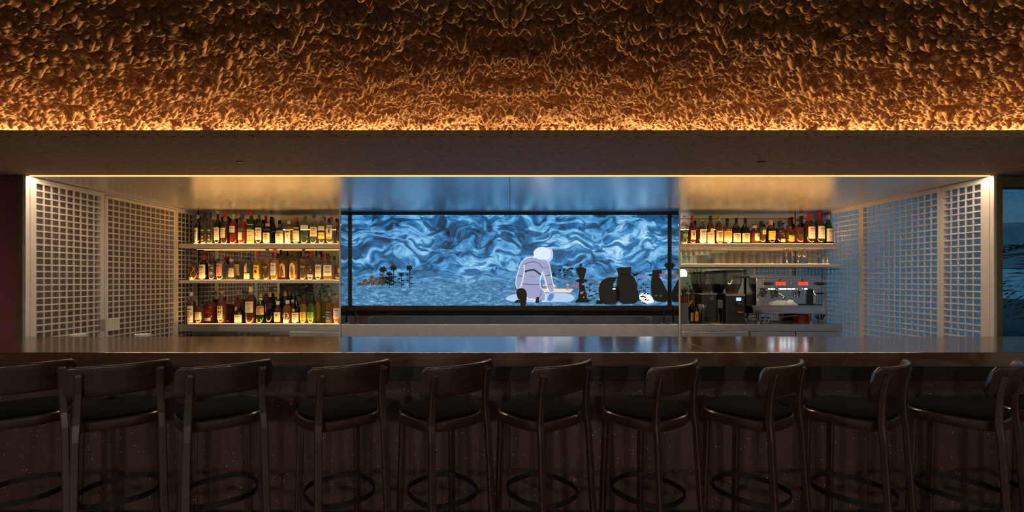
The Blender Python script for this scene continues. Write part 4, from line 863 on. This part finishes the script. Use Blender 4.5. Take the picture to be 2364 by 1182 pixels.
for c in (1687, 1704, 1720, 1737, 1755, 1769): GS.append(('highball', c, 578, 7.4))
GS.append(('highball', 1782, 582, 4.6))
for c in (1792.5, 1801.5): GS.append(('tumbler', c, 583, 4.3))
GS += [('martini', 1815, 573.5, 6.6), ('martini', 1830, 573.5, 6.8), ('wine', 1844, 573, 5.6), ('wine', 1856, 573, 5.6), ('highball', 1868, 575.5, 5.3), ('highball', 1880, 575.5, 5.3), ('wine', 1899, 574, 6), ('shot', 1900, 596, 3.6), ('shot', 1910, 595, 4)]
nm = {'martini': 'flared stem glass', 'tumbler': 'cut tumbler', 'highball': 'tall straight glass', 'wine': 'clear wine glass', 'shot': 'tiny shot glass'}
for i, (k, c, top, r) in enumerate(GS):
    d_ = 5.58 if k == 'shot' else 5.61
    glass(k, PX(c, d_), d_+(.06 if c == 1899 else 0), zg, PZ(top, d_)-zg, r/F*d_, f'{nm[k]}, {ORD[i]} from left on the glassware shelf', 'glasses on the glassware shelf')
for i in range(12):                                  # second row
    c = 1582+i*26; k = ('martini', 'tumbler', 'highball')[0 if i < 3 else 1 if i < 5 else 2]
    glass(k, PX(c, 5.74), 5.74, zg, .12 if k != 'tumbler' else .09, 5.6/F*5.74, f'clear glass, {ORD[i]} from left in the back row of the glassware shelf', 'glasses on the glassware shelf')
zr = PZ(781, YS)
for i in range(9):
    c = 538+i*10; d_ = 5.60+.05*(i % 2)
    glass('tumbler', PX(c, d_), d_, zr, PZ(768+(i % 2), d_)-zr, 4.6/F*d_, f'stored tumbler, {ORD[i]} from left under the lit ledge', 'tumblers under the lit ledge')
for i in range(6):
    c = 450+i*13; glass('wine', PX(c, 5.64), 5.64, zr, PZ(768, 5.64)-zr, 5.2/F*5.64, f'stored stem glass, {ORD[i]} from left under the lit ledge', 'stem glasses under the lit ledge')

# ================================================================= ON THE RIGHT BACK COUNTER
DM = 5.535
def mx(px): return PX(px, DM)
def mz(py): return PZ(py, DM)
# espresso machine
em = thing('espresso_machine', 'two-group steel espresso machine with red displays on the right back counter', 'coffee machine', (mx(1820), DM, zc)); ox, oz = mx(1820), zc
X = lambda px: mx(px)-ox
Z = lambda py: mz(py)-oz
MB().bbox(X(1752), X(1897), .06, .30, Z(706), Z(640), .006).build('backsplash', M['machine_steel'], em)
up = MB().poly([(0, 0), (0, 0), (0, 0)], 0, 0) if False else None
hd = MB().bbox(X(1760), X(1896), -.01, .30, Z(666), Z(641.5), .006).build('control_head', M['machine_steel'], em)
MB().bbox(X(1733), X(1896), .02, .30, Z(641.5), Z(637), .003).build('cup_tray', M['counter_steel'], em)
tr_ = MB().bbox(X(1737), X(1906), -.012, .30, Z(724), Z(708), .004).build('drip_tray', M['machine_steel'], em)
MB().bbox(X(1734), X(1908), -.016, .28, Z(708), Z(705), .002).build('drip_grate', M['machine_steel'], em)
for px in (1753, 1874):
    for yy in (.02, .25): MB().lathe([(.016, 0), (.020, .006), (.028, Z(724))], 14, X(px), yy).build('foot', M['chrome'], em, True)
for c in (1801, 1853):
    w_ = MB().bbox(X(c-3.2), X(c+3.2), -.014, -.010, Z(649), Z(644), .001).build('display', M['black_plastic'], hd)
    v, f, dm = TXT['8']; sc = .010/dm[0]
    MB().box(X(c-.6), X(c+2), -.0155, -.014, Z(647.3), Z(645.6)).build('digit', M['display_red'], w_)
    for k in (-8, 0, 8):
        kb = MB().bbox(X(c+k-3.1), X(c+k+3.1), -.014, -.010, Z(658.5), Z(651), .002).build('button', M['display_red'], hd)
        MB().add([(X(c+k)+x*.011/dm[0], -.0146, Z(654.7)+y*.013/dm[0]) for x, y in v], f).build('lettering', M['black_plastic'], kb)
MB().lathe([(.021, 0), (.021, .008), (.016, .012)], 18).build('dial', M['p_silver'], hd, True, (X(1826.5), -.010, Z(654.5))).rotation_euler = (PI/2, 0, 0)
MB().box(X(1826), X(1827), -.0235, -.021, Z(657), Z(652)).build('dial_pointer', M['black_plastic'], hd)
for px, l in ((1781, -1), (1901, -1)):               # black steam levers with blue ends
    kn = MB().tube([(X(px-20), -.02, Z(654)), (X(px-10), -.03, Z(655)), (X(px-2), -.03, Z(655))], [.014, .018, .014], 10).build('steam_lever', M['black_plastic'], em, True)
    MB().tube([(X(px-3), -.035, Z(655)), (X(px-3), -.05, Z(655))], .017, 14).build('end_cap', M['p_blue'], kn)
for px in (1775, 1784, 1805, 1813, 1824, 1833, 1862):
    MB().bbox(X(px-1.8), X(px+1.8), .0, .03, Z(668.4), Z(666.2), .001).build('work_light', M['led_white'], em)
for px, tw in ((1771, -1), (1795, 1), (1848, 1)):    # group heads and portafilters
    g_ = MB().lathe([(.034, Z(680)), (.040, Z(677)), (.040, Z(668)), (.030, Z(666))], 16, X(px), .03).build('group_head', M['chrome'], em, True)
    MB().lathe([(.026, Z(686)), (.033, Z(683)), (.033, Z(680))], 16, X(px), .03).build('filter_holder', M['chrome'], g_, True)
    if tw == 1 and px == 1795: MB().tube([(X(px+1), -.0, Z(678)), (X(px+4), -.03, Z(682)), (X(px+8), -.06, Z(687))], [.010, .014, .015], 10).build('handle', M['chrome'], g_, True); MB().tube([(X(px+8), -.06, Z(687)), (X(px+9.5), -.07, Z(688.5))], .0155, 10).build('handle_tip', M['black_plastic'], g_)
    elif px == 1771: MB().tube([(X(px), 0, Z(676)), (X(px-6), -.03, Z(684)), (X(px-14), -.05, Z(698))], [.007, .007, .008], 8).build('steam_wand', M['chrome'], g_, True)
MB().tube([(X(1878), -.0, Z(666)), (X(1876), -.02, Z(674)), (X(1882), -.03, Z(684)), (X(1880), -.04, Z(704))], .006, 8).build('steam_wand', M['chrome'], em, True)
MB().tube([(X(1884), 0, Z(677)), (X(1899), -.02, Z(677.5))], .010, 8).build('wand_grip', M['black_plastic'], em)
MB().bbox(X(1869), X(1884), .05, .06, Z(704), Z(668), .002).build('side_panel', M['black_plastic'], em)
MB().lathe([(.015, 0), (.015, .006)], 18).build('gauge', M['p_white'], em, False, (X(1749.5+5), .06, Z(692))).rotation_euler = (PI/2, 0, 0)
MB().bbox(X(1857), X(1897), -.01, .02, Z(705), Z(702.5), .003).build('drip_bar', M['dark_steel'], em)
v, f, dm = TXT['la marzocco']; sc = (X(1800)-X(1774.5))/dm[0]
MB().add([(X(1787)+x*sc, -.0135, Z(717)+y*sc*1.1) for x, y in v], f).build('lettering', M['red_box'], tr_)
# white cleaning towel heaped on the tray
q = random.Random(3); V = []; Fc = []; NX, NY = 26, 12
for j in range(NY+1):
    for i in range(NX+1):
        u, w_ = i/NX, j/NY; e = min(u, 1-u, w_, 1-w_)*2
        h = .052*min(1, e*3.2)*(.55+.45*abs(math.sin(u*9+w_*4)))+.008*math.sin(u*25+3*w_)+.006*q.random()
        V.append((X(1783)+(X(1842)-X(1783))*u+.008*math.sin(w_*8), .0+.14*w_+.01*math.sin(u*11), max(0, h)*(1 if e > 0 else 0)))
for j in range(NY):
    for i in range(NX): a = j*(NX+1)+i; Fc.append((a, a+1, a+NX+2, a+NX+1))
tw = MB().add(V, Fc).build('bar_towel', M['linen'], None, True, (ox, DM+.005, mz(705)+.001)); tag(tw, 'crumpled white towel lying on the coffee machine tray', 'towel')
md = tw.modifiers.new('thickness', 'SOLIDIFY'); md.thickness = .003; md.offset = 1
# grinders
def grinder(px0, px1, top, hop0, hop1, lb, face, dg):
    cx = (px0+px1)/2; o = thing('coffee_grinder', lb, 'coffee grinder', (PX(cx, dg), dg, zc)); hw = (px1-px0)/2/F*dg
    zt = PZ(top, dg)-zc; zh1 = PZ(hop1, dg)-zc; zh0 = PZ(hop0, dg)-zc
    MB().bbox(-hw, hw, -.09, .11, .02, zt-.028, .012).build('body', M['black_plastic'], o)
    MB().bbox(-hw-.006, hw+.006, -.10, .115, 0, .02, .004).build('foot', M['black_plastic'], o)
    MB().bbox(-hw-.003, hw+.003, -.092, .112, zt-.028, zt, .006).build('collar', M['machine_steel'], o)
    MB().lathe([(hw*.48, zt), (hw*.60, zt+.012)], 16).build('throat', M['kraft'], o, True)
    e = (zh1-zt-.012)*.42
    MB().lathe([(hw*.52, zt+.012), (hw*.86, zt+.012+e), (hw*.5, zt+.013+e)], 16).build('beans', M['coffee_beans'], o, True)
    MB().lathe([(hw*.55, zt+.010), (hw*.90, zt+.012+e), (hw*1.02, zh1), (hw*1.0, zh1), (hw*.88, zt+.012+e), (hw*.53, zt+.012)], 18, cap0=False, cap1=False).build('hopper', M['drink_glass'], o, True)
    MB().bbox(-hw*1.06, hw*1.06, -hw*.9, hw*.9, zh1, zh0, .004).build('lid', M['black_plastic'], o)
    MB().bbox(hw*.05, hw*.55, -.098, -.09, zt-.085, zt-.045, .002).build('touch_display', M['display_blue'] if face else M['grey_plastic'], o)
    if face:
        MB().bbox(hw*.0, hw*.6, -.135, -.09, zt-.135, zt-.11, .004).build('spout', M['dark_steel'], o)
        MB().tube([(-.02+hw*.3, -.09, .16), (-.02+hw*.3, -.14, .15), (.02+hw*.3, -.14, .15), (.02+hw*.3, -.09, .16)], .005, 6).build('fork', M['chrome'], o)
        MB().lathe([(.030, .135), (.034, .140), (.034, .150)], 14, hw*.3, -.125).build('holder', M['kraft'], o, True)
    return o
grinder(1613, 1648, 676, 627.5, 632, 'black coffee grinder nearer the potted plants', False, 5.74)
grinder(1668, 1712, 678, 624, 629, 'black coffee grinder beside the espresso machine with blue lit display', True, 5.67)
o = thing('knock_box', 'grey counter stand with a black tamper between the grinders', 'stand', (PX(1659.5, 5.68), 5.68, zc))
MB().bbox(-.03, .03, -.05, .05, mz(713)-zc, mz(693)-zc, .006).build('housing', M['grey_plastic'], o)
MB().lathe([(.018, .0), (.014, .05), (.016, .12)], 12).build('handle', M['black_plastic'], o, True)
MB().bbox(-.03, -.022, -.04, .04, 0, mz(713)-zc+.004, .002).build('leg', M['machine_steel'], o); MB().bbox(.022, .03, -.04, .04, 0, mz(713)-zc+.004, .002).build('leg', M['machine_steel'], o)
# potted plants
def potted(px, pot_top, top, w, lb, seed, n):
    q = random.Random(seed); d_ = 5.74; hw = w/2/F*d_; zt = PZ(pot_top, d_)-zc
    o = thing('potted_plant', lb, 'plant', (PX(px, d_), d_, zc))
    MB().lathe([(hw*.75, 0), (hw, zt), (hw*1.05, zt), (hw*1.05, zt-.02), (hw*.95, zt-.015)][:3]+[(hw*.92, zt), (hw*.9, zt-.02)], 16).build('pot', M['terracotta'], o, True)
    H = PZ(top, d_)-zc-zt
    for k in range(n):
        a = 2*PI*k/n+q.uniform(-.3, .3); L = H*q.uniform(.65, 1.0); sp = q.uniform(.15, .9); w0 = q.uniform(.007, .013); pts = []
        for i in range(6):
            f = i/5; r = hw*.3+min(.05, L*sp*.6)*f*f; pts.append(Vector((r*math.cos(a), min(.09, r*math.sin(a)), zt-.01+L*(f-.3*sp*f*f))))
        sd = Vector((-math.sin(a), math.cos(a), 0)); V = []
        for i, p in enumerate(pts): ww = w0*math.sin(PI*(.12+.86*i/5)); V += [tuple(p-sd*ww), tuple(p+Vector((0, 0, -.003))), tuple(p+sd*ww)]
        MB().add(V, [(3*i+j, 3*i+j+1, 3*i+j+4, 3*i+j+3) for i in range(5) for j in (0, 1)]).build('leaf', M['leaf_green'], o, True)
    return o
potted(1579, 682, 655, 19, 'broad-leaved potted plant at the end of the right back counter', 4, 12)
potted(1598, 681, 656, 13, 'grassy potted plant behind the bottles next to the grinder', 9, 16)
# open gift box, bottles, glasses, tamper
o = thing('gift_box', 'slate grey box with open kraft flaps on the right back counter', 'box', (PX(1580, DM), DM+.03, zc)); hw = 9.2/F*DM; zt = mz(700)-zc
MB().bbox(-hw, hw, -.03, .05, 0, zt, .003).build('body', M['box_slate'], o)
MB().add([(hw, -.03, zt-.035), (hw, .05, zt-.035), (hw+.055, .05, zt+.035), (hw+.055, -.03, zt+.035), (hw+.005, -.03, zt-.045), (hw+.005, .05, zt-.045), (hw+.060, .05, zt+.033), (hw+.060, -.03, zt+.033)], [(0, 1, 2, 3), (7, 6, 5, 4), (0, 3, 7, 4), (1, 5, 6, 2), (3, 2, 6, 7)]).build('flap', M['kraft'], o)
MB().bbox(-hw-.012, -hw, -.03, .05, zt-.06, zt+.006, .001).build('flap', M['kraft'], o)
wb_ = 'right back counter'
bottle(1596.5, 11, 686, 'wine', 'black', None, 'darkgreen', [cr(.08, .40, .8, 'tan')], 'dark bottle with tan label', base=zc, shelf_lb=wb_, order=0, d=5.66, group='bottles on the right back counter')
bottle(1607.5, 10, 709, 'stubby', 'black', None, 'black', [cr(.16, .54, 1.1, 'orange'), cr(.56, .74, 1.0, 'orange')], 'small bottle with orange label', base=zc, shelf_lb=wb_, order=1, d=5.60, capf=.1, group='bottles on the right back counter')
glass('martini', mx(1616), DM-.005, zc, mz(703)-zc, 7.3/F*DM, 'left of two martini glasses on the right back counter', 'martini glasses on the right back counter')
glass('martini', PX(1624.5, 5.605), 5.605, zc, mz(704)-zc, 7.5/F*DM, 'right of two martini glasses on the right back counter', 'martini glasses on the right back counter')
o = thing('tamper', 'round black coffee tamper standing on the right back counter', 'tamper', (mx(1631), DM-.0, zc))
MB().lathe([(.026, 0), (.026, .012), (.010, .02)], 16).build('base', M['chrome'], o, True); MB().lathe([(.010, .018), (.014, .05), (.026, .075), (.028, .09), (.016, .102)], 14).build('handle', M['black_plastic'], o, True)
o = thing('red_canister', 'dark red ribbed canister under the coffee machine', 'canister', (PX(1851, 5.74), 5.74, zc))
MB().lathe([(.085, 0), (.088, .005), (.088, .09), (.08, .095)], 20).build('body', M['red_box'], o, True); MB().lathe([(.07, .095), (.07, .105), (.05, .106)], 20).build('lid', M['red_box'], o, True)
for pts, m_, lb in (([(1724, 738, 5.60), (1740, 742, 5.56), (1765, 740, 5.60), (1790, 743, 5.56), (1830, 741, 5.62), (1822, 745, 5.54)], 'cable_black', 'black cable coiled under the coffee machine'), ([(1769, 727, 5.62), (1766, 735, 5.60), (1763, 746, 5.57)], 'cable_grey', 'short grey hose running down under the coffee machine'), ([(1843, 728, 5.62), (1810, 731, 5.62), (1780, 736, 5.60), (1772, 746, 5.56)], 'cable_grey', 'long pale hose arching under the coffee machine')):
    P_ = [Vector(P(a, b_, c)) for a, b_, c in pts]; P_ = [Vector((p.x, p.y, max(p.z, zc+.007))) for p in P_]; pp = []
    for i in range(len(P_)-1):
        p0, p1, p2, p3 = P_[max(i-1, 0)], P_[i], P_[i+1], P_[min(i+2, len(P_)-1)]
        for k in range(6): u = k/6; pp.append(.5*((2*p1)+(-p0+p2)*u+(2*p0-5*p1+4*p2-p3)*u*u+(-p0+3*p1-3*p2+p3)*u**3))
    pp = [(p.x, p.y, max(p.z, zc+.0065)) for p in pp+[P_[-1]]]
    tag(MB().tube(pp, .006, 6).build('cable', M[m_], None, True), lb, 'cable')
o = thing('brush_pot', 'small pot of dark cleaning brushes right of the coffee machine', 'pot', (mx(1899), DM+.04, zc))
MB().lathe([(.025, 0), (.03, .05), (.028, .05), (.024, .006)], 14).build('pot', M['grey_plastic'], o, True); q = random.Random(2)
for k in range(7):
    a = 2*PI*k/7; e = Vector((math.cos(a)*.05, math.sin(a)*.04, q.uniform(.08, .115))); MB().tube([(math.cos(a)*.008, math.sin(a)*.008, .03), tuple(e*.8), tuple(e)], [.003, .006, .012], 6).build('brush', M['black_plastic'], o)
o = thing('wooden_board', 'thin wooden board lying before the grinders on the right back counter', 'board', (mx(1652), DM+.02, zc)); MB().bbox(-.06, .06, -.025, .012, 0, .008, .002).build('plate', M['kraft'], o); MB().lathe([(.008, .008), (.008, .012)], 8, .05, 0).build('peg', M['p_brown'], o)
# two bowls on the work side just behind the counter
for px, k in ((172, 'white bowl peeking over the counter at the first lattice panel'), (322, 'white bowl peeking over the counter at the lattice door')):
    d_ = 3.75; zb2 = PZ(772, d_)-.05
    o = thing('bowl', k, 'bowl', (PX(px, d_), d_+.03, zb2-.001)); r = 16/F*d_
    MB().lathe([(r*.45, 0), (r*.8, .02), (r, .05), (r*.96, .05), (r*.75, .024), (r*.4, .006)], 20).build('body', M['porcelain'], o, True)
    MB().lathe([(r*.40, -.012), (r*.45, 0)], 16).build('foot_ring', M['porcelain'], o, True)
    s_ = tag(MB().bbox(PX(px, d_)-.16, PX(px, d_)+.16, d_-.06, d_+.16, zb2-.05, zb2-.013, .004).build('ledge_board', M['counter_steel']), 'steel ledge carrying the '+('bowl by the first lattice panel' if px == 172 else 'bowl by the lattice door'), 'ledge')
    MB().box(PX(px, d_)-.15, PX(px, d_)+.15, d_-.07, d_+.15, 0, zb2-.05).build('cabinet', M['counter_steel'], s_)

# ================================================================= THE ROOM BEHIND (seen in the mirrors; dome lamps added to light the stools)
pk = 0
for x, y, z in ((5.0, -1.5, 1.62), (-5.6, -2.0, 1.8), (-3.2, -1.6, 1.8), (-1.0, -1.8, 1.8), (1.2, -1.8, 1.8), (3.3, -1.6, 1.8)):
    if pk == 0:
        o = thing('pendant_lamp', 'white glass pendant lamp mirrored beside the potted plants', 'lamp', (x, y, z))
        MB().lathe([(.105, 0), (.11, .03), (.105, .12), (.07, .18), (.02, .20)], 18).build('shade', M['lamp_glass'], o, True)
    else:
        o = thing('pendant_lamp', f'added dark dome fill lamp behind the viewer, {ORD[pk-1]} from the left wall', 'lamp', (x, y, z), 0, 'added dome fill lamps behind the viewer')  # added lamps behind the camera, fill light for stools and bar front
        MB().lathe([(.27, 0), (.25, .07), (.17, .15), (.02, .20), (.018, .195), (.165, .145), (.245, .07), (.265, 0)], 20, cap0=False, cap1=False).build('shade', M['black_iron'], o, True)  # opaque dome shaped to keep the added light off the ceiling
        MB().lathe([(.02, -.035), (.05, -.022), (.065, .01), (.05, .05), (.02, .10)], 16).build('bulb', M['fill_bulb'], o, True)
    pk += 1
    MB().tube([(0, 0, .20), (0, 0, 2.96-z)], .004, 6).build('cord', M['cable_black'], o); MB().lathe([(.02, .20), (.02, .24)], 10).build('socket', M['black_plastic'], o)
for i, (x, y) in enumerate(((-6.5, -2.2), (-6.5, -3.9), (-5.0, -4.3), (6.5, -4.2))):
    o = shrub('indoor_shrub', f'dark green indoor shrub in a tub, {ORD[i]} along the rear wall', (x, y, .42), .52, 1.5, 420, 'leaf_green', 20+i)
    MB().lathe([(.22, -.42), (.27, 0), (.25, 0), (.2, -.3)], 18).build('tub', M['terracotta'], o, True)

ww = tag(MB().bbox(4.6, 7.1, RY+.35, RY+.42, 2.86, 2.90, .004).build('fill_washer', M['dark_steel']), 'added slim fill light brightening the pale rear wall behind the viewer', 'light')  # added lamp, brightens the rear wall that the mirror shows
MB().box(4.65, 7.05, RY+.36, RY+.41, 2.855, 2.86).build('diffuser', M['fill_wash'], ww); MB().box(5.8, 5.83, RY+.37, RY+.40, 2.90, 2.96).build('bracket', M['dark_steel'], ww)
